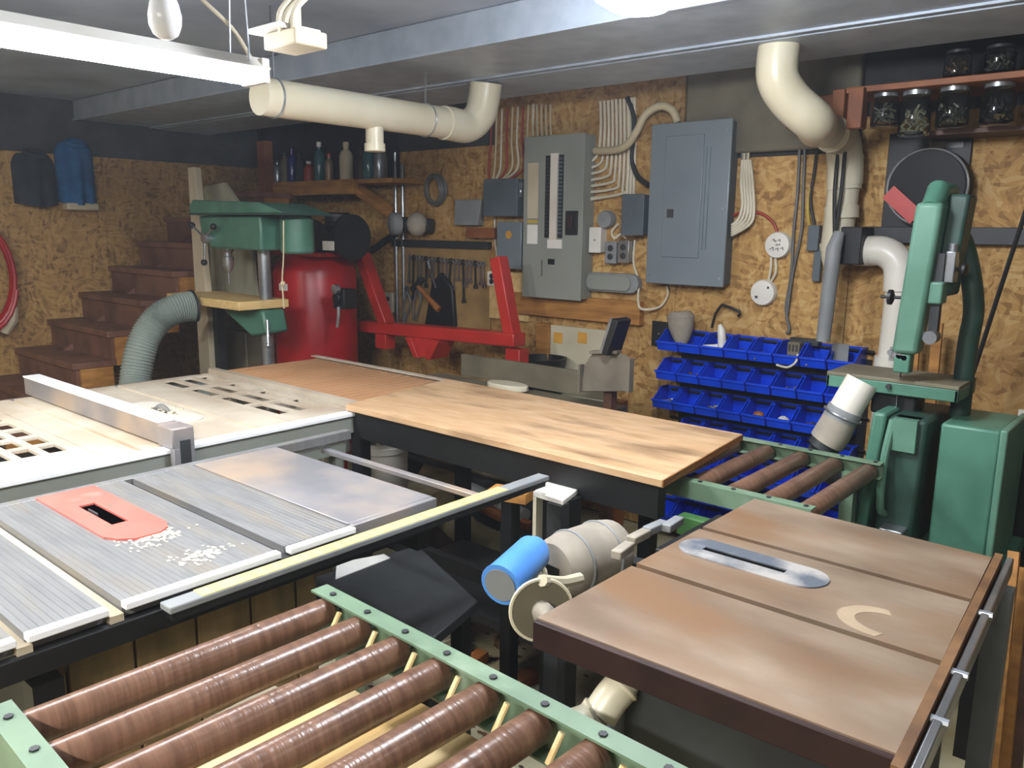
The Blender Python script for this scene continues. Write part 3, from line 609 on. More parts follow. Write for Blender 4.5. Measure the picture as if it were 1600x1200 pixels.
p = inbin(0, 7, .09, .09); solo('electrical_plate', MB().box(p.x-.06, p.x+.01, p.y-.006, p.y, p.z-.09, p.z+.02).cyl((p.x-.02, p.y-.007, p.z-.03), (p.x-.02, p.y-.004, p.z-.03), .008), GREYM, 'pale grey metal plate standing in the last bin of the top row', 'plate')
a = ay(1063, 487, WY-.12); b = ay(1066, 540, WY-.12)
solo('grey_scoop', MB().rings([V((a.x, a.y, a.z)), a.lerp(b, .15), a.lerp(b, .5), a.lerp(b, .8), b], [.05, .066, .058, .04, .02], 18), DUST, 'dusty grey rounded scoop standing in the first bin of the top row', 'scoop')

# ------------------------------------------------------------------ band saw, seen edge-on
BY = 2.78
def bs(x, y, Y=BY): return ay(x, y, Y)
t0 = bs(1455, 300); zt = t0.z
xa, xb = bs(1420, 400).x, bs(1482, 400).x
base = bs(1450, 850).z
t = thing('band_saw', 'green band saw seen edge-on beside the blue bins, with a dusty square table', 'band saw', ((xa+xb)/2, BY, 0))
ub = bs(1410, 545).z
lean = bs(1462, 320).x - bs(1440, 545).x
def slab(za, zb, x0, x1, y0, y1, mm, name, dx=0, bev=.008, label=None):
    return build(name, MB().prism([(x0, za), (x1, za), (x1+dx, zb), (x0+dx, zb)], (0, y0, 0), (0, y1, 0), (1, 0, 0), (0, 0, 1)), mm, t, bev=bev, label=label)
xl0, xl1 = bs(1411, 545).x, bs(1452, 545).x; dxl = bs(1448, 330).x - xl0
uw = slab(ub, bs(1450, 318).z, xl0, xl0+.075, BY-.13, BY-.05, GREENL, 'upper_wheel_housing', dxl, .014)
build('housing_cap', MB().rings([V((xl0+dxl+.04, BY-.11, bs(1450, 318).z-.02)), V((xl0+dxl+.04, BY-.05, zt-.0)), V((xl0+dxl+.05, BY+.02, zt-.0)), V((xl0+dxl+.05, BY+.06, zt-.05))], [.03, .034, .03, .02], 14), GREEN, t)
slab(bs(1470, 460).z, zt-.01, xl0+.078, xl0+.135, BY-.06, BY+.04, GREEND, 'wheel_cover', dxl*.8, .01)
slab(bs(1425, 605).z+.06, ub, xl0+.008, xl0+.055, BY-.12, BY-.07, GREEN, 'blade_guard', -.0, .005)
# guide post, guides, knobs
gx = bs(1478, 440).x
build('guide_post', MB().box(gx-.013, gx+.013, BY-.1, BY-.07, bs(1478, 515).z, bs(1478, 395).z), DARK, t)
build('post_bracket', MB().box(gx-.02, gx+.02, BY-.115, BY-.05, bs(1475, 472).z, bs(1475, 438).z), GREENL, t, bev=.006)
build('tension_block', MB().box(gx+.012, gx+.04, BY-.09, BY-.04, bs(1490, 440).z, bs(1490, 392).z).cyl((gx+.025, BY-.065, bs(1490, 395).z), (gx+.025, BY-.065, bs(1490, 380).z), .012), STEEL, t, bev=.003)
kz = bs(1505, 420).z; kx = bs(1500, 420).x
kb = build('star_knob', MB().cyl((kx-.01, BY-.06, kz), (kx+.02, BY-.06, kz), .006).lathe([(.012, 0), (.022, .006), (.022, .014), (.01, .02)], (kx+.015, BY-.06, kz), (1, 0, 0), 12), BLACK, t)
kz = bs(1400, 463).z; kx = bs(1402, 463).x
build('star_knob', MB().cyl((kx-.035, BY-.05, kz), (xl0+.01, BY-.05, kz), .005).lathe([(.008, 0), (.024, .004), (.024, .014), (.01, .02)], (kx-.015, BY-.05, kz), (1, 0, 0), 14), BLACK, t)
gz = bs(1440, 520).z
build('guide_arm', MB().beam((xl0+.03, BY-.09, gz), (gx+.01, BY-.09, gz+.004), .025, .025).cyl((gx-.0, BY-.12, gz), (gx, BY-.07, gz), .02), STEEL, t)
mb = MB(); gz2 = bs(1412, 545).z
for k in range(4): mb.cyl((xl0-.005+k*.014, BY-.12, gz2-.004*k), (xl0-.005+k*.014, BY-.08, gz2-.004*k), .009, n=8)
mb.box(xl0-.015, xl0+.05, BY-.09, BY-.07, gz2-.03, gz2+.012)
build('blade_guides', mb, STEEL, t)
TZ = 1.1
blx = bs(1409, 570, BY-.03).x
build('blade', MB().box(blx-.0008, blx+.0008, BY-.045, BY-.025, TZ-.2, ub+.02), STEEL, t)
tq = [az(1295, 578, TZ), az(1493, 606, TZ), az(1525, 592, TZ), az(1335, 566, TZ)]
txa, txb = (tq[0].x+tq[3].x)/2, (tq[1].x+tq[2].x)/2; tya, tyb = (tq[0].y+tq[1].y)/2, (tq[2].y+tq[3].y)/2
tb = build('table', MB().box(txa, txb, tya, tyb, TZ-.012, TZ), OLIVE, t, bev=.002, label='dusty square band saw table')
build('table_skirt', MB().box(txa, txb, tya, tya+.012, TZ-.05, TZ-.012).box(txa, txb, tyb-.012, tyb, TZ-.05, TZ-.012).box(txa, txa+.012, tya, tyb, TZ-.05, TZ-.012).box(txb-.012, txb, tya, tyb, TZ-.05, TZ-.012), GREEN, tb, bev=.003)
build('edge_pin', MB().cyl(((txa+txb)/2, tya, TZ-.025), ((txa+txb)/2, tya-.012, TZ-.025), .008), DARK, tb)
build('trunnion', MB().box((txa+txb)/2-.07, (txa+txb)/2+.07, tya+.06, tyb-.06, TZ-.13, TZ-.05), DARK, t, bev=.01)
lx = [bs(x, 720).x for x in (1372, 1402, 1412, 1460, 1476, 1568)]
ltop, lbot = bs(1400, 632).z, base+.02
slab(lbot, ltop, lx[0]-.012, lx[1]-.03, BY-.17, BY+.17, GREEN, 'lower_wheel_door', .03, .01)
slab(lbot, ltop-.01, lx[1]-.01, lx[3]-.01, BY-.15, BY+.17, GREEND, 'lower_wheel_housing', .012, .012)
build('wheel_arch', MB().rings(smooth([V((lx[2]-.004, BY-.15, ltop-.02)), V((lx[2]-.008, BY-.19, (ltop*2+lbot)/3)), V((lx[2]-.004, BY-.2, (ltop+2*lbot)/3)), V((lx[2]+.0, BY-.16, lbot+.1))], 5), .012, 8).box(lx[2], lx[3]-.02, BY-.17, BY-.1, ltop-.11, ltop-.01), GREENL, t)
build('motor_cover', MB().box(lx[4], lx[5], BY-.1, BY+.2, base+.01, bs(1500, 655).z), GREEN, t, bev=.008)
build('cover_rim', MB().box(lx[5]-.0, lx[5]+.02, BY-.11, BY+.21, base, bs(1560, 660).z), GREENL, t, bev=.005)
build('dust_chute', MB().prism([(lx[2]-.005, base+.012), (lx[3]-.018, base+.012), (lx[3]-.02, base+.09), (lx[2]+.002, base+.09)], (0, BY-.21, 0), (0, BY-.14, 0), (1, 0, 0), (0, 0, 1)), STEEL, t, bev=.004)
bq = ay(1348, 800, BY-.17)
build('base_plate', MB().box(lx[0]-.05, lx[5]+.05, BY-.24, BY+.25, base-.03, base+.01), GREEN, t, bev=.006)
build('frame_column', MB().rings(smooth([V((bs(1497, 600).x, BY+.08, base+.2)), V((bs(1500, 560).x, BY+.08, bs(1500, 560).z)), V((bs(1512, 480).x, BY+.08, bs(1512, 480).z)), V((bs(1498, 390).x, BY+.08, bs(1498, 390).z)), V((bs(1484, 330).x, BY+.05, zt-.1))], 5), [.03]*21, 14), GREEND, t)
for sx, sy in ((lx[0]-.02, BY-.2), (lx[5]+.02, BY-.2), (lx[0]-.02, BY+.2), (lx[5]+.02, BY+.2)):
    build('leg', MB().box(sx-.02, sx+.02, sy-.02, sy+.02, 0, base-.03), BLACK, t)
# taped dust fitting under the band saw table
a, b_, c_, d_ = ay(1340, 605, 2.70), ay(1318, 645, 2.68), ay(1302, 675, 2.67), ay(1285, 700, 2.66)
t = thing('dust_fitting', 'slanted white pipe end wrapped in grey tape below the band saw table', 'pipe fitting', d_)
build('pipe_end', MB().rings([a+V((.01, .01, .02)), b_], .052, 18), PVCW, t)
build('tape_wrap', MB().rings([b_+(a-b_)*.15, b_.lerp(c_, .35)], .056, 18), GREYM, t)
build('hose_end', MB().rings([b_.lerp(c_, .3), c_, c_.lerp(d_, .6)], [.055, .058, .057], 18), DUST, t)
build('dark_cuff', MB().rings([c_.lerp(d_, .5), d_], .05, 18), DARK, t)
build('hose_tail', MB().tube([d_, d_+V((.0, .02, -.05)), d_+V((.03, .05, -.09)), d_+V((.09, .07, -.12))], .045, 12), DARK, t)
build('clamp', MB().torus(b_.lerp(c_, .1), .06, .004, b_-c_, 20, 6), STEEL, t)
# things hung on the wall behind the band saw
X0, X1, Z0, Z1 = wrect(1383, 206, 1512, 360, .02)
solo('dark_recess_panel', MB().box(X0, X1, WY-.018, WY, Z0, Z1), BLACK, 'black square panel standing in for a dark recess behind the round black case', 'board', bev=.002)  # flat black panel stands in for the darkness of a wall recess
MATS['gloss_black'] = None; c = aw(1446, 292, .1); t = thing('round_case', 'round glossy black case with a slanting red band, hung above the band saw', 'case', (c.x, WY-.06, c.z-.2))
CASE = mat('gloss_black', '#141417', '#0c0c0f', rough=.5, bump=0); CASE.node_tree.nodes['Principled BSDF'].inputs['Specular IOR Level'].default_value = .2
R_ = abs(aw(1512, 292, .1).x - aw(1380, 292, .1).x)/2*.98
build('case_body', MB().lathe([(R_, 0), (R_, .06), (R_*.93, .078), (0, .082)], (c.x, WY-.018, c.z), (0, -1, 0), 32), CASE, t)
build('chrome_rim', MB().torus((c.x, WY-.085, c.z), R_*.97, .006, (0, 1, 0), 36, 8), STEEL, t)
ry = WY-.108
a = ay(1378, 298, ry); b_ = ay(1432, 340, ry)
build('red_band', MB().beam(a+V((.025, 0, -.005)), b_+V((.0, 0, 0)), .01, .062, (0, 0, 1)), RED, t)
for x, m_ in ((1465, DUST), (1492, GREYM)):
    p = aw(x, 226, .02); solo('paper_tag', MB().box(p.x-.03, p.x+.03, WY-.022, WY-.018, p.z-.012, p.z+.01), m_, 'small %s tag at the top of the black recess panel over the round case' % ('buff' if m_ is DUST else 'grey'), 'tag')
X0, X1, Z0, Z1 = wrect(1345, 355, 1640, 382, .05)
solo('wall_bar', MB().box(X0, X1+.2, WY-.04, WY, Z0, Z1), DARK, 'long dark steel bar fixed along the wall behind the band saw', 'bar', bev=.003)
solo('hanging_cable', MB().tube([ay(1680, 80, 3.3), ay(1612, 300, 3.3), ay(1560, 460, 3.3), ay(1518, 590, 3.3), ay(1500, 640, 3.3)], .008, 7), BLACK, 'dark cord slanting down the osb past the band saw', 'cord')
for k, x in enumerate((1432, 1466)):
    a, b_ = ay(x, 505 if k else 515, 3.45), ay(x-6, 600, 3.45)
    solo('wood_strip', MB().beam(a, V((b_.x, 3.5, 0)), .035, .02, (0, 1, 0)), WOOD, 'narrow %s strip leaning on the wall behind the band saw table' % ('orange wood' if k == 0 else 'yellow wood'), 'board', 'strips behind the band saw')

# ------------------------------------------------------------------ jar shelf in the upper corner
a, b_ = ay(1330, 150, 3.25), ay(1640, 100, 3.25)
sz = (ay(1400, 140, 3.25).z + ay(1590, 110, 3.25).z)/2
t = thing('jar_shelf', 'orange wood shelf below the ceiling with glass jars hanging under it', 'shelf', (-.8, 3.4, sz))
build('shelf_board', MB().box(a.x-.02, .1, 3.25, WY, sz-.01, sz+.012), REDWOOD, t, bev=.002)
q0, q1 = ay(1328, 138, 3.23), ay(1346, 200, 3.23)
build('end_post', MB().box(q0.x, q1.x, 3.22, 3.27, q1.z, q0.z), REDWOOD, t, bev=.003)
build('lower_ledge', MB().box(a.x+.2, .1, 3.4, WY, ay(1450, 205, 3.4).z-.015, ay(1450, 205, 3.4).z), WOODD, t)
solo('wood_block', MB().box(a.x-.32, a.x-.05, 3.42, WY, sz-.1, sz+.02).box(a.x-.12, a.x-.07, 3.38, 3.42, sz-.13, sz+.03), REDWOOD, 'orange wood blocking between the dust pipe and the jar shelf', 'block', bev=.003)
def jar(px_, py_, r, h, hang, fill, label):
    c = ay(px_, py_, 3.33); zc = sz-.012-h if hang else sz+.012
    t = thing('glass_jar', label, 'jar', (c.x, c.y, zc), 'glass jars at the jar shelf')
    x, y = c.x, c.y
    prof = [(r*.9, 0), (r, .01), (r, h*.72), (r*.8, h*.86), (r*.8, h*.98), (r*.77, h*.98), (r*.77, h*.86), (r*.95, h*.7), (r*.95, .014), (.001, .008)]
    build('glass', MB().lathe(prof, (x, y, zc), n=18), GLASS, t)
    build('lid', MB().lathe([(r*.86, h*.9), (r*.86, h), (r*.2, h)], (x, y, zc), n=18), STEEL if hang else DARK, t)
    mb = MB(); rnd = random.Random(int(px_))
    for k in range(40):
        an, rr = rnd.uniform(0, 6.28), r*.78*math.sqrt(rnd.random()); p = V((x+rr*math.cos(an), y+rr*math.sin(an), zc+.018+rnd.uniform(0, h*.5)))
        dd = V((rnd.uniform(-1, 1), rnd.uniform(-1, 1), rnd.uniform(-1, 1))).normalized()*.012; mb.cyl(p-dd, p+dd, .004, n=5)
    build('contents', mb, fill, t, kind='stuff')
jar(1383, 175, .05, .12, True, DUST, 'dim glass jar under the jar shelf, first from the orange post')
jar(1430, 178, .055, .16, True, FOIL, 'jar of pale bits under the jar shelf, second from the orange post')
jar(1490, 165, .055, .14, True, METALBITS, 'jar of metal bits under the jar shelf, third from the orange post')
jar(1560, 160, .055, .14, True, DARK, 'dark jar under the jar shelf, fourth from the orange post')
jar(1497, 98, .045, .1, False, BROWNT, 'jar of brown bits standing on top of the jar shelf')
jar(1562, 96, .05, .1, False, METALBITS, 'bright jar of yellowish bits standing on top of the jar shelf')
# insulation bulging above the osb next to the dust pipe
p0 = aw(1145, 190); p1 = aw(1290, 240)
solo('foam_strip', MB().box(-2.04+.02, -1.22, WY-.03, WY+.016, 1.9, 2.3), OLIVE, 'rough olive-grey insulation strip above the osb beside the closed panel', 'insulation', bev=.01)
# ------------------------------------------------------------------ drill press
DY = 2.45
def dp(x, y, Y=DY): return ay(x, y, Y)
t = thing('drill_press', 'green floor drill press with a wooden table, standing before the red tank', 'drill press', (dp(416, 500).x, DY, 0))
colx = dp(416, 480).x
build('column', MB().cyl((colx, DY, .04), (colx, DY, dp(416, 380).z+.1), .034), STEEL, t)
build('base', MB().box(colx-.32, colx+.14, DY-.14, DY+.14, 0, .05), GREEND, t, bev=.01)
hx0, hx1 = dp(340, 360).x, dp(436, 360).x; hz0, hz1 = dp(388, 389).z, dp(388, 338).z
build('head', MB().prism([(hx0+.02, hz0+.06), (hx0+.12, hz0), (hx1, hz0), (hx1, hz1), (hx0, hz1)], (0, DY-.11, 0), (0, DY+.11, 0), (1, 0, 0), (0, 0, 1)), GREEN, t, bev=.012)
bz0, bz1 = hz1+.004, dp(400, 312).z
bc = build('belt_cover', MB().prism([(hx0-.04, bz0), (dp(480, 330).x, bz0), (dp(480, 330).x, bz1-.07), (dp(440, 320).x, bz1-.02), (hx0-.0, bz1), (hx0-.04, bz1-.03)], (0, DY-.14, 0), (0, DY+.14, 0), (1, 0, 0), (0, 0, 1)), GREEN, t, bev=.02)
build('cover_seam', MB().box(hx0-.043, dp(480, 330).x+.003, DY-.143, DY+.143, bz0+.0, bz0+.012), GREEND, bc)
mx = dp(456, 360).x
build('motor', MB().lathe([(.075, 0), (.085, .01), (.085, .17), (.07, .19), (.03, .2)], (mx, DY+.03, dp(456, 396).z), n=20), GREEN, t)
qx = dp(361, 395).x; qz = dp(361, 386).z
build('quill', MB().lathe([(.032, .08), (.032, -.02), (.024, -.03), (.024, -.05), (.03, -.055), (.03, -.1), (.018, -.13), (.006, -.14), (.005, -.2)], (qx, DY-.02, qz)), STEEL, t, label='bright steel quill and chuck')
hb = V((qx-.02, DY-.1, dp(350, 372).z))
build('feed_hub', MB().cyl(hb+V((0, 0, 0)), hb+V((0, -.05, 0)), .028), STEEL, t)
for k in range(3):
    an = .5+k*2.09; e = hb+V((math.cos(an)*.13, -.05, math.sin(an)*.13))
    h = build('feed_handle', MB().cyl(hb+V((0, -.04, 0)), e, .006, n=8), STEEL, t); build('grip', MB().sphere(e, .018, 10), BLACK, h)
tz = dp(368, 462).z
tx0, tx1 = dp(312, 468).x, dp(426, 468).x
build('wood_table', MB().box(tx0, tx1, DY-.2, DY+.1, tz-.045, tz), PINE, t, bev=.004, label='thick pale wooden drill table')
build('table_bracket', MB().prism([(colx-.36, tz-.05), (colx+.07, tz-.05), (colx+.1, tz-.17), (colx-.05, tz-.2), (colx-.3, tz-.09)], (0, DY-.07, 0), (0, DY+.07, 0), (1, 0, 0), (0, 0, 1)), GREEN, t, bev=.015)
build('lock_handle', MB().cyl((colx+.1, DY-.06, tz-.1), (colx+.13, DY-.08, tz-.22), .008).sphere((colx+.13, DY-.08, tz-.23), .015, 10), STEEL, t)
build('support_leg', MB().box(dp(326, 540).x-.025, dp(326, 540).x+.025, DY+.05, DY+.1, 0, tz-.045), DARK, t)
cx_ = dp(440, 400)
solo('pull_string', MB().tube([dp(443, 345, 2.30), dp(443, 400, 2.30), dp(441, 440, 2.30), dp(444, 482, 2.30)], .004, 6).sphere(dp(442, 443, 2.30), .014, 8), CABLEB, 'pale pull cord dangling in front of the red tank', 'cord')
# boards behind it
a, b_ = dp(293, 262, 2.47), dp(318, 262, 2.47)
solo('leaning_board', MB().prism([(a.x, 0), (dp(322, 460, 2.47).x, 0), (dp(322, 460, 2.47).x, dp(320, 460, 2.47).z), (dp(304, 264, 2.47).x, a.z), (a.x, a.z)], (0, 2.47, 0), (0, 2.51, 0), (1, 0, 0), (0, 0, 1)), PALE, 'tall pale board standing upright beside the drill press, in front of the stairs', 'board', bev=.003)
a = [dp(x, y, 2.66) for x, y in ((326, 480), (402, 480), (388, 340), (350, 285), (318, 292))]
solo('dusty_sheet', MB().prism([(p.x, p.z) for p in a], (0, 2.66, 0), (0, 2.68, 0), (1, 0, 0), (0, 0, 1)), SHEET, 'dusty grey-green sheet of board standing behind the drill press chuck', 'board')
X0 = dp(306, 490, 2.85).x
solo('storage_box', MB().box(dp(312, 560, 2.7).x, dp(385, 560, 2.7).x, 2.7, 2.9, 0, dp(350, 515, 2.7).z), OLIVE, 'dull olive box under the drill press table', 'box', bev=.01)
# flex hose
pts = [ay(*q) for q in ((225, 860, 1.8), (218, 720, 1.84), (213, 640, 1.88), (212, 590, 1.92), (224, 535, 1.98), (246, 500, 2.06), (274, 483, 2.14), (304, 478, 2.24))]
sp = smooth(pts, 22); rr = [.078 + .004*(1 if i % 2 else -1) for i in range(len(sp))]
t = thing('flex_hose', 'thick ribbed grey dust hose arching in front of the stairs', 'hose', pts[0])
build('hose_body', MB().rings(sp, rr, 18), FLEX, t, ang=70)
build('cuff', MB().rings(sp[-6:], .088, 18), DARK, t)

# ------------------------------------------------------------------ compressor
TYc = 2.98; tc_ = ay(494, 480, TYc); dist = tc_.length
r = 63*(tc_-C0).dot(fw)/FPX
ztop = ay(494, 412, TYc).z
t = thing('air_compressor', 'upright red air compressor tank with a black pump on top', 'compressor', (tc_.x, TYc, 0))
build('tank', MB().lathe([(r*.5, .12), (r*.85, .16), (r, .26), (r, ztop-.05), (r*.92, ztop+.01), (r*.7, ztop+.06), (r*.3, ztop+.08)], (tc_.x, TYc, 0), n=32), REDD, t)
for k in range(3): build('foot', MB().box(tc_.x+r*.8*math.cos(k*2.1)-.03, tc_.x+r*.8*math.cos(k*2.1)+.03, TYc+r*.8*math.sin(k*2.1)-.03, TYc+r*.8*math.sin(k*2.1)+.03, 0, .2), REDD, t)
build('top_plate', MB().box(tc_.x-r*.95, tc_.x+r*1.15, TYc-r*.7, TYc+r*.7, ztop+.05, ztop+.075), REDD, t, bev=.005)
mp_ = ay(528, 365, TYc)
build('pump', MB().box(mp_.x-.14, mp_.x+.1, TYc-.12, TYc+.12, ztop+.075, mp_.z+.02).cyl((mp_.x, TYc, ztop+.1), (mp_.x, TYc, mp_.z+.12), .075), BLACK, t, bev=.01)
for k in range(5): build('cooling_fin', MB().lathe([(.09, 0), (.09, .008)], (mp_.x, TYc, mp_.z+.0+k*.024)), DARK, t)
build('motor', MB().lathe([(.06, 0), (.09, .02), (.09, .2), (.06, .22)], (mp_.x-.4, TYc-.02, ztop+.17), (1, 0, 0), 20), BLACK, t)
build('pulley_guard', MB().cyl((mp_.x+.1, TYc, mp_.z-.02), (mp_.x+.14, TYc, mp_.z-.02), .13, n=24), BLACK, t)
g = ay(513, 384, TYc-.2); build('label_plate', MB().obox(g, (.1, .004, .05)), LABELW, t)
g = ay(540, 465, TYc-.15); build('regulator', MB().box(g.x-.05, g.x+.05, g.y-.05, g.y+.04, g.z-.06, g.z+.05).lathe([(.03, 0), (.03, .02)], (g.x, g.y-.05, g.z), (0, -1, 0)), BLACK, t, bev=.004)
build('gauge', MB().lathe([(.026, 0), (.026, .025), (.022, .026)], (g.x+.01, g.y-.06, g.z+.05), (0, -1, 0)), STEEL, t)
build('valve', MB().tube([(g.x, g.y-.05, g.z-.05), (g.x+.01, g.y-.06, g.z-.1), (g.x+.01, g.y-.07, g.z-.16)], .009), STEEL, t)
g = ay(488, 445, TYc); build('sticker', MB().prism([(r*1.004*math.sin(a), -r*1.004*math.cos(a)) for a in (-.05, .1, .25)]+[(r*.99*math.sin(a), -r*.99*math.cos(a)) for a in (.25, .1, -.05)], (tc_.x, TYc, g.z-.02), (tc_.x, TYc, g.z+.02), (1, 0, 0), (0, 1, 0)), LABELW, t)

# ------------------------------------------------------------------ red stand
RY = 3.27
def rs(x, y): return ay(x, y, RY)
t = thing('red_stand', 'red painted steel stand with two slanting uprights on a long crossbar', 'stand', (rs(690, 540).x, RY, 0))
cz0, cz1 = (rs(690, 545).z+rs(690, 543).z)/2-.0, rs(690, 516).z
a, b_ = rs(570, 509), rs(812, 531); zc = (a.z+b_.z)/2
build('crossbar', MB().beam(a, b_, .1, .07), RED, t, bev=.006)
q0, q1 = rs(566, 398), rs(605, 508); build('upright', MB().beam(q0, q1, .07, .08, (0, 1, 0)), RED, t, bev=.006)
build('socket_cap', MB().obox(q0+V((-.01, 0, .03)), (.08, .08, .05)), BLACK, t, bev=.004)
build('yellow_tip', MB().obox(q0+V((-.01, -.01, .075)), (.05, .05, .05)), ORANGE, t, bev=.004)
q0, q1 = rs(779, 402), rs(801, 525); build('upright', MB().beam(q0, q1, .07, .075, (0, 1, 0)), RED, t, bev=.006)
bx, bz = rs(678, 545).x, zc-.035
br = build('bracket', MB().prism([(bx-.14, bz), (bx+.14, bz), (bx+.06, bz-.11), (bx-.06, bz-.11)], (0, RY-.06, 0), (0, RY-.04, 0), (1, 0, 0), (0, 0, 1)).prism([(bx-.14, bz), (bx-.09, bz), (bx-.03, bz-.11), (bx-.07, bz-.11)], (0, RY-.1, 0), (0, RY+.04, 0), (1, 0, 0), (0, 0, 1)).prism([(bx+.14, bz), (bx+.09, bz), (bx+.03, bz-.11), (bx+.07, bz-.11)], (0, RY-.1, 0), (0, RY+.04, 0), (1, 0, 0), (0, 0, 1)), RED, t, bev=.003)
for x, y in ((602, 528), (808, 548)):
    q = rs(x, y); build('leg', MB().box(q.x-.05, q.x+.05, RY-.04, RY+.04, zc-.14 if x < 700 else .14, zc-.03), RED, t, bev=.005)
build('axle', MB().cyl((rs(625, 540).x, RY, .165), (rs(795, 540).x, RY, .165), .02), DARK, t)
for x in (628, 795):
    xx = rs(x, 550).x; w_ = build('wheel', MB().lathe([(.04, -.04), (.12, -.045), (.165, -.03), (.165, .03), (.12, .045), (.04, .04)], (xx, RY, .165), (1, 0, 0), 24), BLACK, t)
q = ay(825, 535, 3.4); 
solo('black_bucket', MB().lathe([(.10, 0), (.13, .3), (.135, .31), (.12, .31), (.09, .02)], (q.x+.06, 3.455, .55), n=18).box(q.x-.08, q.x+.2, 3.38, 3.59, .0, .55), BLACK, 'black pail on a dark crate behind the end of the red crossbar', 'pail')['label'] = 'black pail behind the end of the red crossbar'

# ------------------------------------------------------------------ jointer with long fence
JY = 3.0
f0, f1 = ay(722, 552, JY), ay(905, 590, JY); zt_ = ay(812, 566, JY).z; xE = ay(955, 600, JY).x
zb_ = ay(780, 606, JY-.12).z
t = thing('jointer', 'long olive-grey jointer with a tall fence below the red stand', 'jointer', ((f0.x+xE)/2, JY-.1, 0))
build('fence', MB().box(f0.x, xE, JY-.01, JY+.02, zb_, zt_), OLIVE, t, bev=.004)
build('infeed_table', MB().box(f0.x-.15, (f0.x+xE)/2-.03, JY-.2, JY-.012, zb_-.03, zb_-.002), OLIVE, t, bev=.004)
build('outfeed_table', MB().box((f0.x+xE)/2+.03, xE+.1, JY-.2, JY-.012, zb_-.03, zb_-.006), OLIVE, t, bev=.004)
build('cutter_head', MB().cyl(((f0.x+xE)/2, JY-.2, zb_-.035), ((f0.x+xE)/2, JY-.015, zb_-.035), .028), STEEL, t)
gp = ay(791, 597, JY-.13)
build('cutter_guard', MB().prism([(.12*math.cos(a)*1.0, .06*math.sin(a)) for a in [i*math.pi/10 for i in range(20)]], (gp.x, JY-.12, zb_+.002), (gp.x, JY-.12, zb_+.03), (1, 0, 0), (0, 1, 0)), PVC, t, bev=.006, label='pale oval cutter guard')
build('body', MB().box(f0.x+.15, xE-.1, JY-.19, JY-.02, .35, zb_-.07), OLIVE, t, bev=.02)
build('cabinet', MB().box(f0.x+.25, xE-.2, JY-.22, JY+.0, 0, .35), DARK, t, bev=.01)
# shovel
SY = 2.75
sh = [ay(x, y, SY) for x, y in ((907, 612), (984, 612), (985, 560), (968, 552), (925, 552), (913, 570))]
t = thing('square_shovel', 'dusty steel square shovel blade with a dark handle, propped at the end of the jointer', 'shovel', (ay(945, 600, SY).x, SY, 0))
c_ = sum(sh, V((0, 0, 0)))/6
build('blade', MB().prism([(p.x, p.z) for p in sh], (0, SY, 0), (0, SY+.012, 0), (1, 0, 0), (0, 0, 1)), TARN, t, bev=.003)
build('blade_side', MB().box(sh[1].x-.008, sh[1].x+.008, SY-.02, SY+.012, sh[1].z, sh[2].z), TARN, t)
build('blade_side', MB().box(sh[0].x-.004, sh[0].x+.008, SY-.02, SY+.012, sh[0].z, sh[5].z), TARN, t)
build('blade_rim', MB().prism([(sh[4].x, sh[4].z), (sh[3].x, sh[3].z), (sh[3].x, sh[3].z+.012), (sh[4].x, sh[4].z+.012)], (0, SY-.02, 0), (0, SY+.012, 0), (1, 0, 0), (0, 0, 1)), TARN, t)
h0, h1 = ay(955, 552, SY), ay(972, 498, SY)
build('handle', MB().beam(h0, h1, .03, .10, (0, 1, 0)), BLACK, t, bev=.004, label='dark flat handle')
build('handle_edge', MB().beam(h0+V((-.035, -.02, 0)), h1+V((-.035, -.02, 0)), .012, .014, (0, 1, 0)), STEEL, t)
build('support_post', MB().box(c_.x-.02, c_.x+.02, SY+.02, SY+.06, 0, c_.z), WOODD, t)
q = ay(965, 640, 3.3); solo('wood_offcut', MB().box(q.x-.06, q.x+.02, 3.3, 3.36, 0, q.z+.04), REDWOOD, 'short orange board standing on the floor below the shovel blade', 'board')

# ------------------------------------------------------------------ shelf with bottles
HY = 3.32
s0, s1 = ay(430, 294, HY), ay(556, 293, HY); sz = (ay(490, 283, HY).z+s0.z*0)
t = thing('bottle_shelf', 'rough wooden shelf with a slanting brace holding bottles in the corner', 'shelf', ((s0.x+s1.x)/2, 3.45, sz-.08))
build('shelf_board', MB().box(s0.x, ay(600, 285, HY).x+.05, HY+.02, WY, sz-.025, sz), WOOD, t)
build('front_lip', MB().box(s0.x, s1.x, HY-.02, HY+.02, ay(490, 305, HY).z, sz+.002), WOOD, t, bev=.003)
build('brace', MB().beam(ay(548, 288, HY), ay(612, 332, HY+.22), .04, .08, (0, 1, 0)), WOOD, t, bev=.003)
q = ay(414, 300, HY+.05); build('end_post', MB().box(q.x-.05, q.x+.04, HY+.03, HY+.1, q.z-.25, q.z+.35), REDWOOD, t)
X0, X1, Z0, Z1 = wrect(408, 193, 566, 282, .02)
solo('dark_backing_board', MB().box(X0, X1+.35, WY-.02, WY, sz+.004, Z1), mat('night_blue', '#1f1f33', '#15151f', rough=.8, bump=0), 'dark blue-black panel on the wall behind the bottles', 'panel')
def bottle(x, ytop, r, m_, label, cap=WHITE, square=False):
    p = ay(x, 250, HY+.1); h = ay(x, ytop, HY+.1).z - sz
    t = thing('bottle', label, 'bottle', (p.x, p.y, sz), 'bottles on the corner shelf')
    build('bottle_body', MB().lathe([(r*.95, 0), (r, .006), (r, h*.62), (r*.8, h*.74), (r*.38, h*.82), (r*.38, h*.9)], (p.x, p.y, sz), n=14), m_, t)
    build('cap', MB().lathe([(r*.45, h*.88), (r*.45, h), (r*.2, h)], (p.x, p.y, sz), n=12), cap, t)
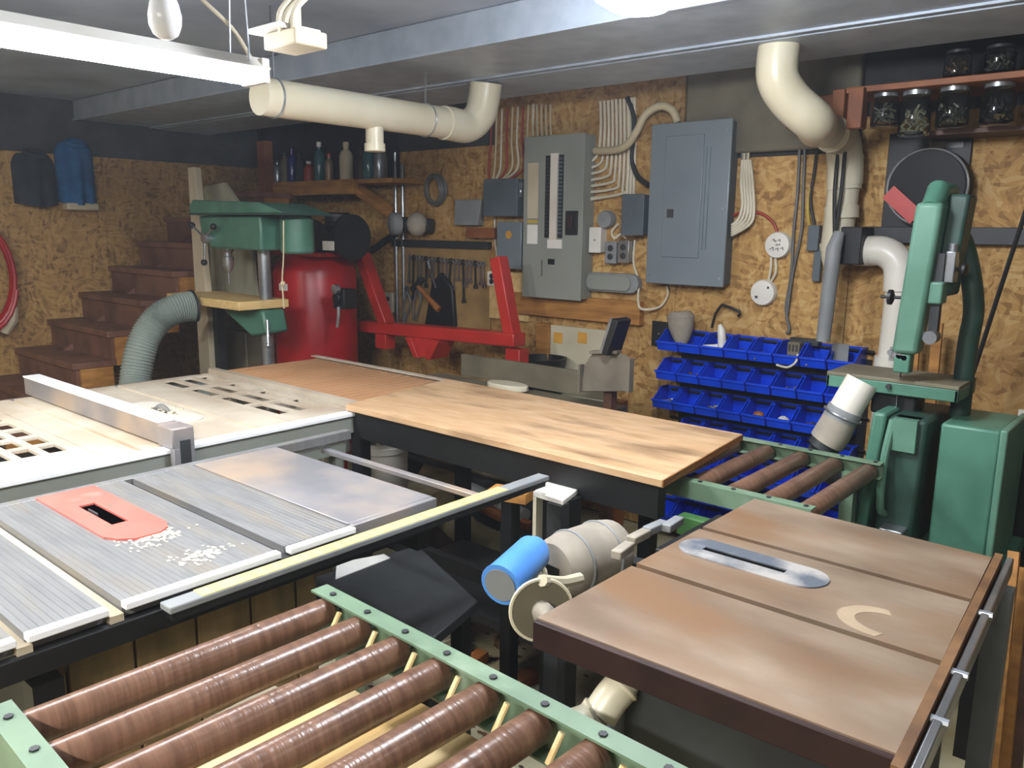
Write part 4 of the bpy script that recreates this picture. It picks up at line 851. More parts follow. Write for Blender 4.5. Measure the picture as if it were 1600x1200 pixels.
TEAL = mat('teal_glass', '#3a6c74', '#2c545c', rough=.15, bump=0); NAVY = mat('navy_plastic', '#1f2f7a', '#172460', rough=.2, bump=0); SILV = mat('silver_can', '#9aa0a8', '#80868e', rough=.2, metal=.6, bump=0)
for x, yt, r_, m_, lb, cp in ((433, 250, .03, SILV, 'small silver can on the corner shelf, next to the orange post', DARK), (445, 238, .032, OLIVE, 'olive bottle on the corner shelf, second from the orange post', DARK), (456, 232, .034, NAVY, 'navy blue bottle with a bright edge, third on the corner shelf', NAVY), (468, 240, .03, JACKD, 'dark bottle beside the navy one on the corner shelf', BLACK),
      (482, 252, .036, CABLER, 'short reddish bottle on the corner shelf', WHITE), (499, 222, .038, TEAL, 'tall teal bottle with a pale tip on the corner shelf', WHITE), (514, 240, .03, RUST, 'brown bottle next to the tall teal one', RED), (541, 222, .045, PALE, 'tall beige bottle above the shelf brace', PALE), (564, 235, .034, RUSTD, 'oxblood bottle next to the tall beige one', BLACK), (577, 222, .044, TEAL, 'dark teal canister near the conduits', DARK), (594, 218, .044, SILV, 'silver can nearest the conduits on the corner shelf', SILV)):
    bottle(x, yt, r_, m_, lb, cp)
for k, x in enumerate((616, 627)):
    p = aw(x, 300, .03); solo('conduit', MB().cyl((p.x, WY-.02, aw(x, 515, .02).z), (p.x, WY-.02, aw(x, 238+k*20, .02).z), .012, n=10), STEEL, 'thin steel conduit running up the wall, %s' % ('next to the bottles' if k == 0 else 'nearest the pegboard'), 'conduit')

# ------------------------------------------------------------------ pegboard and tools
X0, X1, Z0, Z1 = wrect(632, 385, 766, 512, .012)
pb = thing('pegboard', 'brown pegboard panel on the wall above the red crossbar', 'board', ((X0+X1)/2, WY, Z0))
build('sheet', MB().box(X0, X1, WY-.01, WY, Z0, Z1), PEG, pb)
build('top_rail', MB().box(X0-.1, X1, WY-.03, WY, Z1-.01, Z1+.035), DARK, pb)
TG = 'wrenches and pliers on the pegboard'
def wrench(x, y0, y1, m_, lab, k):
    a, b_ = aw(x, y0, .025), aw(x+random.uniform(-2, 2), y1, .025)
    mb = MB().beam(a, b_, .012, .006, (0, 1, 0)).torus(a, .014, .005, (0, 1, 0), 12, 6)
    d = (b_-a).normalized(); s = V((d.z, 0, -d.x))
    mb.beam(b_+s*.008, b_+s*.012+d*.025, .008, .007, (0, 1, 0)).beam(b_-s*.008, b_-s*.012+d*.025, .008, .007, (0, 1, 0))
    solo('wrench', mb, m_, lab, 'tool', TG)
for k in range(19):
    x = 640 + k*6.4; L = [34, 60, 28, 55, 40, 24, 30, 58, 30, 22, 34, 40, 26, 60, 34, 28, 36, 30, 34][k]
    wrench(x, 402+k*.6, 402+L+k*.4, [STEEL, DARK, STEEL][k % 3], '%s wrench on the pegboard rail, %s from the conduits' % ('dark' if k % 3 == 1 else 'shiny', ORD[k]), k)
for k, (x, y0, y1) in enumerate(((636, 455, 500), (652, 450, 498))):
    a, b_ = aw(x, y0, .03), aw(x-6, y1, .03); c_ = aw(x+8, y1, .03)
    solo('pliers', MB().tube([a, a.lerp(b_, .5)+V((-.012, 0, 0)), b_], .007, 7).tube([a, a.lerp(c_, .4)+V((.014, 0, 0)), b_+V((.02, 0, -.01))], .007, 7).obox(a+V((0, 0, .015)), (.02, .012, .04)), STEEL, 'long-handled %s pliers hanging low on the pegboard' % ('open' if k else 'slim'), 'tool', TG)
a, b_ = aw(652, 446, .05), aw(686, 484, .05)
t = thing('hammer', 'hammer with an orange-brown wooden handle hung across the dark pouch', 'hammer', b_)
build('handle', MB().rings([a, a.lerp(b_, .5), b_], [.014, .016, .022], 10), HANDLE, t)
build('hammer_head', MB().beam(a+V((-.05, 0, -.03)), a+V((.05, 0, .045)), .03, .03, (0, 1, 0)), DARK, t, bev=.004)
pp = [aw(x, y, .03) for x, y in ((664, 512), (712, 512), (708, 450), (690, 425), (676, 440))]
solo('tool_pouch', MB().prism([(p.x, p.z) for p in pp], (0, WY-.04, 0), (0, WY-.008, 0), (1, 0, 0), (0, 0, 1)), BLACK, 'black leather tool pouch hanging on the pegboard behind the hammer', 'pouch', bev=.01)
a, b_ = aw(672, 420, .055), aw(681, 450, .055); solo('chisel', MB().beam(a, b_, .012, .006, (0, 1, 0)).cyl(a, a+(a-b_)*.4, .01), STEEL, 'bright chisel stuck in the black tool pouch', 'tool')
c = aw(680, 297, .02)
mb = MB()
for k in range(5): mb.torus((c.x, WY-.015-.006*k, c.z), .09-.008*(k % 3), .009, (0.05*k, 1, .03*k), 24, 6)
solo('cable_coil', mb, CABLEG, 'coil of grey cable hung on the wall above the pegboard', 'cable')
c = aw(626, 350, .12)
t = thing('bench_tool', 'grey round-headed tool with a dusty pale guard on the wall above the pegboard', 'tool', (c.x, WY-.06, c.z-.06))
build('round_head', MB().lathe([(.05, 0), (.07, .01), (.07, .06), (.05, .07)], (c.x-.0, WY-.12, c.z), (-.4, -1, 0), 18), GREYM, t)
build('guard', MB().sphere((c.x+.13, WY-.1, c.z), .075, 12, (1, .8, 1)), DUST, t)
build('body', MB().cyl((c.x, WY-.1, c.z), (c.x+.2, WY-.04, c.z-.01), .045), DARK, t)
build('bracket', MB().box(c.x-.02, c.x+.18, WY-.05, WY, c.z-.05, c.z+.03), DARK, t)
a, b_ = aw(575, 394, .05), aw(608, 372, .05); solo('dark_hose', MB().tube([a+V((-.05, -.1, -.03)), a, b_, b_+V((.05, 0, .02))], .022, 10), DARK, 'dark hose slanting up the wall over the tip of the red upright', 'hose')
a = aw(752, 364, .04); solo('wood_bracket', MB().obox(a+V((0, .01, 0)), (.22, .05, .06)), REDWOOD, 'orange wood bracket on the wall between the slanted grey box and the fuse box', 'block', bev=.003)

# ------------------------------------------------------------------ things on the left wall
def jacket(px0, py0, px1, py1, m_, label, hem=None, seed=0):
    a, b_ = ax(px0, (py0+py1)/2, WX+.06), ax(px1, (py0+py1)/2, WX+.06); zt, zb = ax((px0+px1)/2, py0, WX+.06).z, ax((px0+px1)/2, py1, WX+.06).z
    t = thing('jacket', label, 'jacket', (WX+.05, (a.y+b_.y)/2, zb), 'clothes hanging on the osb wall')
    nu, nv = 24, 16; front = []; back = []; rnd = random.Random(seed); ph = rnd.uniform(0, 6)
    for j in range(nv+1):
        v = j/nv; wid = (.72+.28*min(1, v*5)**.6) ; z = zt + (zb-zt)*v
        for i in range(nu+1):
            u = i/nu*2-1; y = (a.y+b_.y)/2 + u*wid*(b_.y-a.y)/2
            dpt = .10*math.sqrt(max(0, 1-u*u))*(.5+.5*v) + .014*math.sin(9*u+ph+2*v)*(v)*(1-u*u)
            front.append((WX+.004+max(.003, dpt), y, z-.02*(1-u*u)*v)); back.append((WX+.002, y, z))
    n = (nu+1)*(nv+1); fs = []
    for j in range(nv):
        for i in range(nu):
            p = j*(nu+1)+i; fs += [(p, p+1, p+nu+2, p+nu+1), (n+p, n+p+nu+1, n+p+nu+2, n+p+1)]
    for j in range(nv):
        for i in (0, nu): p = j*(nu+1)+i; fs.append((p, p+nu+1, n+p+nu+1, n+p))
    for i in range(nu):
        for j in (0, nv): p = j*(nu+1)+i; fs.append((p, p+1, n+p+1, n+p))
    build('cloth', MB().add(front+back, fs), m_, t)
    build('collar', MB().torus((WX+.05, (a.y+b_.y)/2, zt), .05, .018, (.4, 0, 1), 18, 8), m_, t)
    if hem: build('hem', MB().box(WX+.004, WX+.1, a.y+.02, b_.y-.02, zb-.05, zb-.005), hem, t, bev=.01, label='pale hem')
jacket(92, 224, 152, 316, JACKB, 'bright blue jacket hanging on the osb wall above the stairs', PALE, 1)
jacket(24, 240, 92, 318, JACKD, 'dark jacket hanging beside the bright blue one', None, 4)
c = ax(4, 432, WX+.06)
t = thing('hose_coil', 'coiled red air hose hanging on the osb wall', 'hose', (WX+.06, c.y, c.z-.3))
mb = MB(); pts = []
for i in range(150):
    an = i/150*2*math.pi*6; rr = .30+.016*math.sin(an*.37+1)
    pts.append((WX+.03+.075*i/150, c.y-.13+rr*.62*math.cos(an), c.z+rr*1.05*math.sin(an)))
build('coil', mb.rings(pts, .013, 7), CABLER, t); t.children[0].data.materials[0] = REDD
build('hook', MB().tube([(WX, c.y-.13, c.z+.27), (WX+.06, c.y-.13, c.z+.26), (WX+.11, c.y-.13, c.z+.28)], .008), STEEL, t)
solo('rag', MB().rings([ax(20, 478, WX+.08), ax(16, 498, WX+.06), ax(6, 520, WX+.05)], [.03, .045, .03], 10), PALE, 'pale rag hanging under the red hose coil', 'rag')
# ------------------------------------------------------------------ roller conveyors
def conveyor(label, x0, x1, y0, y1, z, xs, r, mroll, mrail, rz=0, hole_xs=(), legs=(), gap=0.008, pegs=False, web=.085, name='roller_conveyor'):
    cx, cy = (x0+x1)/2, (y0+y1)/2
    t = thing(name, label, 'conveyor', (cx, cy, 0))
    for yy, s in ((y0, 1), (y1, -1)):        # channel rails, flange inward
        prof = [(0, -web), (0, 0), (.036*s, 0), (.036*s, -.004), (.004*s, -.004), (.004*s, -web+.004), (.03*s, -web+.004), (.03*s, -web)]
        rl = build('rail', MB().prism(prof, (x0, yy, z), (x1, yy, z), (0, 1, 0), (0, 0, 1)), mrail, t)
        mb = MB()
        for hx in hole_xs: mb.cyl((hx, yy+.019*s, z-.001), (hx, yy+.019*s, z+.003), .0065, n=6)
        if hole_xs: build('rail_bolts', mb, DARK, rl, kind='stuff')
    ya, yb = y0+.036-gap*1.6, y1-.036+gap*1.6
    for x in xs:
        L_ = yb-ya; prof = [(r*.55, 0), (r*.93, .001), (r, .006), (r, L_-.006), (r*.93, L_-.001), (r*.55, L_)]
        ro = build('roller', MB().lathe(prof, (x, ya, z-.032), (0, 1, 0), 20), mroll, t)
        build('axle', MB().cyl((x, y0+.004, z-.032), (x, y1-.004, z-.032), .007, n=8), STEEL, ro)
        if pegs: build('spring_clip', MB().cyl((x+.045, yb-.034, z-.055), (x+.054, yb-.016, z-.012), .005, n=8), PINEY, ro)
    for lx in legs:
        for yy in (y0+.02, y1-.02): build('leg', MB().box(lx-.02, lx+.02, yy-.018, yy+.018, 0, z-web), mrail, t)
        build('cross_brace', MB().box(lx-.012, lx+.012, y0+.038, y1-.038, .2, .24), mrail, t)
    t.rotation_euler.z = rz
    return t
xs = [-1.175+.1022*i for i in range(9)]
conveyor('mint green roller conveyor with wide brown rollers over pale lumber, nearest the camera', -1.215, -.28, .287, .856, .885, xs, .0265, ROLLER, MINT, -.03, [x+.006 for x in xs], legs=(-1.12, -.36), pegs=True)
conveyor('tan roller conveyor with closely packed rollers between the cream saw and the plywood', -3.56, -2.47, 1.93, 2.54, .885, [-3.51+.0505*i for i in range(21)], .0222, ROLLERF, CREAM, -.01, (), legs=(-3.4, -2.95))
conveyor('mint conveyor with four bare rollers sticking out from under the plywood', -1.35, -.71, 1.985, 2.57, .862, [-1.19, -1.07, -.955, -.85, -.745], .027, ROLLER, MINT, 0, [-1.03+.1*i for i in range(4)], legs=(-.80,), web=.05)
# pale lumber lying under the near rollers
t0 = V((-.8, .6, 0))
solo('lumber_rack', MB().box(-1.05, -.42, .42, .47, .70, .74).box(-1.05, -.42, .72, .77, .70, .74).box(-1.06, -1.02, .42, .77, 0, .70).box(-.46, -.42, .42, .77, 0, .70), WOODD, 'dark wooden rack under the near rollers carrying the pale lumber', 'rack')
for k, (xa, xb, yn, yf, dz, rz) in enumerate(((-1.06, -.965, .33, .80, 0, -.02), (-.95, -.86, .30, .84, .0, .02), (-.835, -.735, .30, .82, .0, -.03), (-.72, -.63, .30, .80, 0, .03), (-.6, -.5, .30, .78, 0, .02), (-1.12, -1.075, .34, .70, .0, .05))):
    o = solo('lumber_plank', MB().box(xa, xb, yn, yf, .74, .765 + .01*(k % 3)), [PINEY, PINE, PINEY, PINEY, PINE, PALE][k], 'pale lumber plank lying beneath the near brown rollers, %s from the narrow grey strip' % ORD[k] if k < 5 else 'narrow greyish strip beside the pale planks under the near brown rollers', 'plank', 'planks under the near rollers', bev=.002)
    o.rotation_euler.z = rz

# ------------------------------------------------------------------ plywood on its bench
pq = [az(540, 632, .91), az(1035, 750, .91), az(1160, 678, .91), az(700, 592, .91)]
px0, px1, py0, py1 = -2.375, -1.045, 1.815, 2.425
t = thing('plywood_sheet', 'long plywood sheet with dark stains lying on a black bench', 'plywood', (-1.7, 2.1, .893))
build('face_sheet', MB().prism([(pq[0].x, pq[0].y), (pq[1].x, pq[1].y), (pq[2].x, pq[2].y), (pq[3].x, pq[3].y)], (0, 0, .888), (0, 0, .91), (1, 0, 0), (0, 1, 0)), PLY, t, bev=.002)
e = MB().box(pq[1].x-.004, pq[2].x+.002, 0, .01, 0, 0) if False else MB().prism([(pq[1].x, pq[1].y), (pq[1].x+.003, pq[1].y), (pq[2].x+.003, pq[2].y), (pq[2].x, pq[2].y)], (0, 0, .889), (0, 0, .909), (1, 0, 0), (0, 1, 0))
build('end_edge', e, PLYE, t, label='raw brown end edge')
t = thing('black_bench', 'long black steel bench frame under the plywood sheet', 'bench', (-1.75, 2.1, 0))
build('side_beam', MB().box(-2.36, -1.06, 1.83, 1.87, .79, .887), BLACK, t)
build('side_beam', MB().box(-2.36, -1.36, 2.38, 2.41, .79, .887), BLACK, t)
for x in (-2.35, -1.7): build('cross_beam', MB().box(x, x+.04, 1.87, 2.38, .80, .887), BLACK, t)
for x in (-2.33, -1.42):
    for y in (1.85, 2.39): build('leg', MB().box(x-.025, x+.025, y-.025, y+.025, 0, .80), BLACK, t)
build('lower_shelf', MB().box(-2.3, -1.44, 1.9, 2.36, .22, .25), DARK, t)
build('stretcher', MB().box(-2.3, -1.44, 1.84, 1.87, .40, .45), BLACK, t)
a, b_ = az(1040, 770, .80), az(1180, 805, .80)
solo('green_bracket', MB().box(-1.04, -.93, 1.90, 1.94, .735, .79).box(-1.0, -.96, 1.91, 1.93, 0, .735), mat('bright_green', '#3a6a34', '#2c5528', bump=.03), 'green block on a post under the mint conveyor rail beside the brown saw', 'block', bev=.004).location.z += 0
# ------------------------------------------------------------------ front aluminium table saw
FZ = .88
t = thing('aluminium_table_saw', 'ribbed aluminium table saw with a salmon red throat plate, on a wooden board cabinet', 'table saw', (-1.8, .75, 0))
def ribbed(x0, x1, y0, y1, pitch=.0125, m_=ALU):
    poly = [(y0, -.03)]; y = y0; n = max(1, round((y1-y0)/pitch)); p = (y1-y0)/n
    for k in range(n): poly += [(y0+k*p+.0004, 0), (y0+(k+.70)*p, 0), (y0+(k+.76)*p, -.0013), (y0+(k+.96)*p, -.0013)]
    poly += [(y1, -.0013), (y1, -.03)]
    return build('ribbed_deck', MB().prism(poly, (x0, 0, FZ), (x1, 0, FZ), (0, 1, 0), (0, 0, 1)), m_, t)
XB, XF = -2.14, -1.425
ribbed(XB, XF-.004, .10, .405)
ribbed(XB, XF-.004, .422, .553)
dk = ribbed(XB, XF-.004, .582, .905)
ribbed(XB, XF-.012, .928, 1.10)
cut(dk, MB().box(-2.005, -1.813, .732, .775, .8, .95))
build('extension_deck', MB().box(XB, XF-.02, 1.104, 1.37, FZ-.03, FZ+.001), ALUP, t, bev=.002)
for ya, yb in ((.10, .405), (.422, .553), (.582, .905), (.928, 1.10)):
    build('front_lip', MB().box(XF-.006, XF+.016, ya, yb, FZ-.012, FZ+.0015), BRIGHT, t, bev=.002)
build('front_lip', MB().box(XF-.02, XF-.002, 1.106, 1.37, FZ-.03, FZ), ALUP, t, bev=.002)
for y in (.405, .555, .906): build('slot_floor', MB().box(XB, XF+.012, y, y+.024, FZ-.032, FZ-.016), PALE if y != .906 else DARK, t)
build('back_lip', MB().box(XB-.03, XB, .1, 1.66, FZ-.03, FZ+.001), ALU, t, bev=.002)
# throat plate with its opening
rp = MB().prism([(-2.14, .69), (-1.76, .69), (-1.725, .705), (-1.70, .735), (-1.70, .79), (-1.72, .815), (-1.75, .828), (-2.14, .828)], (0, 0, FZ+.0002), (0, 0, FZ+.0045), (1, 0, 0), (0, 1, 0))
ins = build('throat_plate', rp, SALMON, t, label='salmon red throat plate')
cut(ins, MB().box(-2.0, -1.818, .735, .772, FZ-.02, FZ+.02))
build('throat_well', MB().box(-2.01, -1.808, .728, .732, FZ-.14, FZ-.003).box(-2.01, -1.808, .775, .779, FZ-.14, FZ-.003).box(-2.01, -2.005, .728, .779, FZ-.14, FZ-.003).box(-1.813, -1.808, .728, .779, FZ-.14, FZ-.003).box(-2.01, -1.808, .728, .779, FZ-.145, FZ-.14), BLACK, t)
build('riving_knife', MB().box(-1.99, -1.94, .752, .755, FZ-.1, FZ-.004), STEEL, t)
rnd = random.Random(3); mb = MB()
for k in range(260):
    x, y = (rnd.gauss(-1.70, .03), rnd.gauss(.77, .03)) if k < 170 else (rnd.gauss(-1.52, .02), rnd.gauss(.80, .03))
    mb.sphere((x, y, FZ+.0005), rnd.uniform(.002, .0055), 5, (1.5, 1, .25))
build('sawdust', mb, PVC, t, kind='stuff')
# body rails
build('front_rail', MB().box(XF+.0, XF+.02, .1, 1.36, FZ-.072, FZ-.03), BLACK, t, bev=.003)
build('apron', MB().box(XB+.02, XF-.0, .12, .16, FZ-.13, FZ-.03).box(XB+.02, XB+.05, .16, 1.36, FZ-.12, FZ-.03).box(XB+.02, XF, 1.30, 1.34, FZ-.12, FZ-.03), BLACK, t)
yr = build('ruler_rail', MB().box(XF+.032, XF+.072, .635, 1.735, FZ-.022, FZ-.008), GREYM, t, bev=.003)
build('yellow_scale', MB().box(XF+.034, XF+.070, .70, 1.56, FZ-.0085, FZ-.0068), YELLOW, yr, label='yellow measuring tape')
build('rail_underside', MB().box(XF+.03, XF+.07, .64, 1.72, FZ-.036, FZ-.022), BLACK, yr)
build('rear_rail', MB().box(XB-.05, XB-.02, .9, 1.66, FZ-.045, FZ-.012), BRIGHT, t, bev=.003)
build('support_strut', MB().box(XB-.02, XF+.032, 1.55, 1.573, FZ-.06, FZ-.045), ALUP, t, bev=.002)
for y, zz in ((.30, 0), (.47, 0)):
    pass
build('leg', MB().box(XF-.05, XF+.0, .425, .475, 0, FZ-.1), BLACK, t)
build('leg', MB().box(XB+.04, XB+.09, .425, .475, 0, FZ-.1), BLACK, t)
cw = thing('board_cabinet', 'wooden cabinet of upright boards carrying the aluminium table saw', 'cabinet', (-1.78, .8, 0))
ys = [.478, .501, .624, .749, .872, .985, 1.04]
for k in range(len(ys)-1): build('board', MB().box(-1.5, -1.482, ys[k]+.002, ys[k+1]-.003, .02, FZ-.075), BEADBOARD, cw, bev=.003)
build('carcass', MB().box(-2.05, -1.501, .49, 1.04, .0, FZ-.135), DARK, cw)
for k in range(4): build('end_board', MB().box(-2.04+k*.135, -1.91+k*.135, 1.04, 1.055, .02, FZ-.075), BEADBOARD, cw, bev=.003)

# ------------------------------------------------------------------ cream cast iron saw
t = thing('cream_table_saw', 'large cream table saw with slotted grid wings and a raised fence, behind the aluminium saw', 'table saw', (-2.9, 1.1, 0))
X0, X1 = -3.47, -2.385
def deck(name, y0, y1, x0=X0, x1=X1, th=.03): return build(name, MB().box(x0, x1, y0, y1, FZ-th, FZ), CREAM, t)
wing = deck('grid_wing', .25, .965, th=.009)
holes = MB()
for row in range(5):
    for col in range(6):
        x = -2.56-.135*col; y = .925-.075*row
        holes.box(x-.10, x, y-.05, y, FZ-.08, FZ+.05)
cut(wing, holes)
c1_ = deck('center_deck', .968, 1.595)
cut(c1_, MB().box(X0-.1, X1+.1, 1.455, 1.473, FZ-.009, FZ+.05).box(X0-.1, X1+.1, 1.06, 1.078, FZ-.009, FZ+.05).box(-2.95, -2.77, 1.35, 1.385, FZ-.1, FZ+.1))
wing2 = deck('grid_wing', 1.598, 1.88, th=.009)
holes = MB()
for row in range(3):
    for col in range(4):
        x = -2.52-.235*col; y = 1.69+.083*row
        holes.box(x-.2, x, y-.058, y, FZ-.08, FZ+.05)
cut(wing2, holes)
for y in (.27, 1.865): build('wing_edge', MB().box(X0, X1, y-.012, y+.012, FZ-.06, FZ+.001), CREAM, t)
build('front_rail', MB().box(X1, X1+.05, .2, 1.9, FZ-.012, FZ+.003), BRIGHT, t, bev=.003, label='aluminium front rail coloured white for lamp glare')
build('rail_face', MB().box(X1+.002, X1+.04, .2, 1.9, FZ-.075, FZ-.012), GREYO, t, bev=.003)
build('rear_rail', MB().box(X0-.04, X0, .3, 1.85, FZ-.05, FZ-.005), ALU, t, bev=.003)
ins = build('throat_insert', rbox(MB(), -3.06, -2.63, 1.295, 1.425, FZ+.0003, FZ+.0035, .06), PVCW, t, label='white throat insert')
cut(ins, MB().box(-2.945, -2.775, 1.353, 1.382, FZ-.02, FZ+.02))
build('blade', MB().prism([(.09*math.cos(math.radians(a)), .09*math.sin(math.radians(a))) for a in range(0, 360, 12)], (-2.86, 1.366, FZ-.062), (-2.86, 1.369, FZ-.062), (1, 0, 0), (0, 0, 1)), STEEL, t)
fy = 1.163
fn = build('rip_fence', MB().box(X0-.05, X1-.02, fy-.028, fy+.028, FZ+.004, FZ+.072), ALUP, t, bev=.004)
build('fence_cap', MB().box(X0-.05, X1-.02, fy-.03, fy+.03, FZ+.072, FZ+.078), BRIGHT, fn)
build('fence_head', MB().box(X1-.02, X1+.075, fy-.035, fy+.035, FZ+.004, FZ+.07).box(X1+.052, X1+.075, fy-.035, fy+.035, FZ-.09, FZ+.01), ALUP, fn, bev=.005)
build('fence_slot', MB().box(X1+.074, X1+.078, fy-.012, fy+.02, FZ-.07, FZ+.03), DARK, fn)
build('cabinet', MB().box(-3.25, -2.5, .98, 1.58, .05, FZ-.16), DARK, t, bev=.01)
build('apron', MB().box(X0+.05, X1-.01, .3, 1.85, FZ-.12, FZ-.031).box(-2.45, X1+.0, .95, 1.3, FZ-.2, FZ-.12), GREYO, t) if False else build('apron', MB().box(X1-.04, X1-.01, .3, 1.85, FZ-.16, FZ-.032), GREYO, t)
build('hole_shade_sheet', MB().box(X0+.05, X1-.06, .3, .95, FZ-.13, FZ-.12).box(X0+.05, X1-.06, 1.62, 1.84, FZ-.13, FZ-.12), DARK, t)  # dark sheets added under the wings so the grid holes read as shaded
build('motor_box', MB().box(X1-.035, X1+.045, 1.02, 1.2, FZ-.17, FZ-.08), BLACK, t, bev=.006)
build('drawer_front', MB().box(X1-.008, X1+.004, 1.25, 1.5, FZ-.155, FZ-.085), WOODD, t)
build('stop_knob', MB().lathe([(.012, 0), (.02, .006), (.02, .02), (.01, .026)], (X1+.01, 1.52, FZ-.105), (1, 0, 0), 12), RED, t)
for x in (-3.4, -2.44):
    for y in (.3, 1.82): build('leg', MB().box(x-.02, x+.02, y-.02, y+.02, 0, FZ-.03), GREYO, t)
rnd = random.Random(5); mb = MB()
for k in range(16): mb.sphere((rnd.gauss(-2.86, .05), rnd.gauss(1.37, .022), FZ+.005), rnd.uniform(.005, .012), 6, (1.2, 1, .5))
build('wood_chips', mb, PVC, t, kind='stuff')

# ------------------------------------------------------------------ rusty brown table saw
t = thing('brown_table_saw', 'rusty brown cast-iron table saw with an oval throat plate and dark red apron', 'table saw', (-.55, 1.5, 0))
A, B_, C_, D_ = (-.832, 1.04), (-.242, 1.062), (-.293, 1.90), (-.833, 1.918)
def tb_x(y): return B_[0]+(C_[0]-B_[0])*(y-B_[1])/(C_[1]-B_[1])
for ya, yb in ((1.05, 1.344), (1.362, 1.628), (1.645, 1.908)):
    y0a, y0b = (A[1], B_[1]) if ya < 1.1 else (ya, ya); y1a, y1b = (D_[1], C_[1]) if yb > 1.9 else (yb, yb)
    top = build('table_section', MB().prism([(A[0], y0a), (tb_x(y0b), y0b), (tb_x(y1b), y1b), (A[0], y1a)], (0, 0, FZ-.012), (0, 0, FZ), (1, 0, 0), (0, 1, 0)), RUST, t)
    if 1.3 < ya < 1.5: cut(top, MB().prism([(-.772, 1.504), (-.578, 1.504), (-.578, 1.544), (-.772, 1.544)], (0, 0, FZ-.1), (0, 0, FZ+.1), (1, 0, 0), (0, 1, 0)))
ic = (-.66, 1.525); L2, r2 = .107, .052
oval = [(ic[0]+L2+r2*math.cos(math.radians(a)), ic[1]+r2*math.sin(math.radians(a))) for a in range(-90, 91, 12)] + [(ic[0]-L2+r2*math.cos(math.radians(a)), ic[1]+r2*math.sin(math.radians(a))) for a in range(90, 271, 12)]
INS = mat('worn_insert', '#c9c6c2', '#6f7884', rough=.35, metal=.4, scale=9, lo=.42, hi=.6, bump=.05)
ins = build('throat_insert', MB().prism(oval, (0, 0, FZ+.0002), (0, 0, FZ+.003), (1, 0, 0), (0, 1, 0)), INS, t, label='pale oval throat plate')
cut(ins, MB().box(-.765, -.585, 1.515, 1.533, FZ-.02, FZ+.02))
build('blade_well', MB().box(-.771, -.579, 1.505, 1.511, FZ-.15, FZ-.0005).box(-.771, -.579, 1.537, 1.543, FZ-.15, FZ-.0005).box(-.771, -.765, 1.511, 1.537, FZ-.15, FZ-.0005).box(-.585, -.579, 1.511, 1.537, FZ-.15, FZ-.0005).box(-.771, -.579, 1.505, 1.543, FZ-.155, FZ-.15), BLACK, t)
for ya in (1.62, 1.336): build('slot_floor', MB().box(-.832, -.285, ya, ya+.034, FZ-.018, FZ-.0125), RUSTD, t)  # dark floor colour stands in for the shade inside the slots
build('front_apron', MB().prism([(A[0], A[1]-.012), (B_[0], B_[1]-.012), (B_[0], B_[1]-.0005), (A[0], A[1]-.0005)], (0, 0, FZ-.052), (0, 0, FZ-.002), (1, 0, 0), (0, 1, 0)), RUSTD, t, bev=.002)
build('front_beam', MB().prism([(-.62, 1.10), (-.25, 1.105), (-.25, 1.125), (-.62, 1.12)], (0, 0, FZ-.16), (0, 0, FZ-.02), (1, 0, 0), (0, 1, 0)), RUSTD, t)
build('table_web', MB().prism([(A[0]+.01, A[1]+.02), (A[0]+.035, A[1]+.02), (D_[0]+.035, D_[1]-.02), (D_[0]+.01, D_[1]-.02)], (0, 0, FZ-.07), (0, 0, FZ-.019), (1, 0, 0), (0, 1, 0)), RUSTD, t)
build('rear_web', MB().prism([(D_[0]+.01, D_[1]-.03), (C_[0]-.01, C_[1]-.03), (C_[0]-.01, C_[1]-.005), (D_[0]+.01, D_[1]-.005)], (0, 0, FZ-.07), (0, 0, FZ-.019), (1, 0, 0), (0, 1, 0)), RUSTD, t)
sr = build('side_rail', MB().prism([(B_[0]+.001, B_[1]-.03), (B_[0]+.016, B_[1]-.03), (C_[0]+.016, C_[1]+.03), (C_[0]+.001, C_[1]+.03)], (0, 0, FZ-.045), (0, 0, FZ+.001), (1, 0, 0), (0, 1, 0)), mat('rusty_edge', '#7d5c3c', '#5c4028', rough=.6, scale=12, bump=.1), t)
build('rail_bar', MB().prism([(B_[0]+.02, B_[1]-.04), (B_[0]+.034, B_[1]-.04), (C_[0]+.034, C_[1]+.05), (C_[0]+.02, C_[1]+.05)], (0, 0, FZ-.045), (0, 0, FZ-.008), (1, 0, 0), (0, 1, 0)), STEEL, t, bev=.003)
for y in (1.2, 1.36, 1.62):
    xx = B_[0]+(C_[0]-B_[0])*(y-B_[1])/(C_[1]-B_[1]); build('rail_bolt', MB().cyl((xx+.016, y, FZ-.012), (xx+.04, y, FZ-.012), .007, n=8), STEEL, t)
build('cabinet_top', MB().box(-.70, -.30, 1.1, 1.8, FZ-.2, FZ-.076), DARK, t, bev=.005)
build('cabinet_front', MB().prism([(-.73, 0), (-.30, 0), (-.34, FZ-.2), (-.66, FZ-.2)], (0, 1.14, 0), (0, 1.15, 0), (1, 0, 0), (0, 0, 1)), OLIVE, t)
build('side_panel', MB().box(-.335, -.325, 1.15, 1.8, 0, FZ-.2), DARK, t)  # dark panel added to hide the bright floor where shade lies below the saw
build('side_panel', MB().prism([(-.80, .0), (-.72, .0), (-.70, FZ-.06), (-.79, FZ-.06)], (0, 1.25, 0), (0, 1.28, 0), (1, 0, 0), (0, 0, 1)), GREYM, t, bev=.003)
GP = mat('leg_grey', '#6c7074', '#5c6064', rough=.5, bump=.04)
for x, y in ((-.262, 1.86), (-.36, 1.15), (-.78, 1.84)): build('leg', MB().box(x-.022, x+.022, y-.02, y+.02, 0, FZ-.045), GP, t)
p = ay(968, 1020, 1.1); build('post', MB().cyl((p.x, 1.1, 0), (p.x, 1.1, FZ-.036), .016, n=12), GP, t)
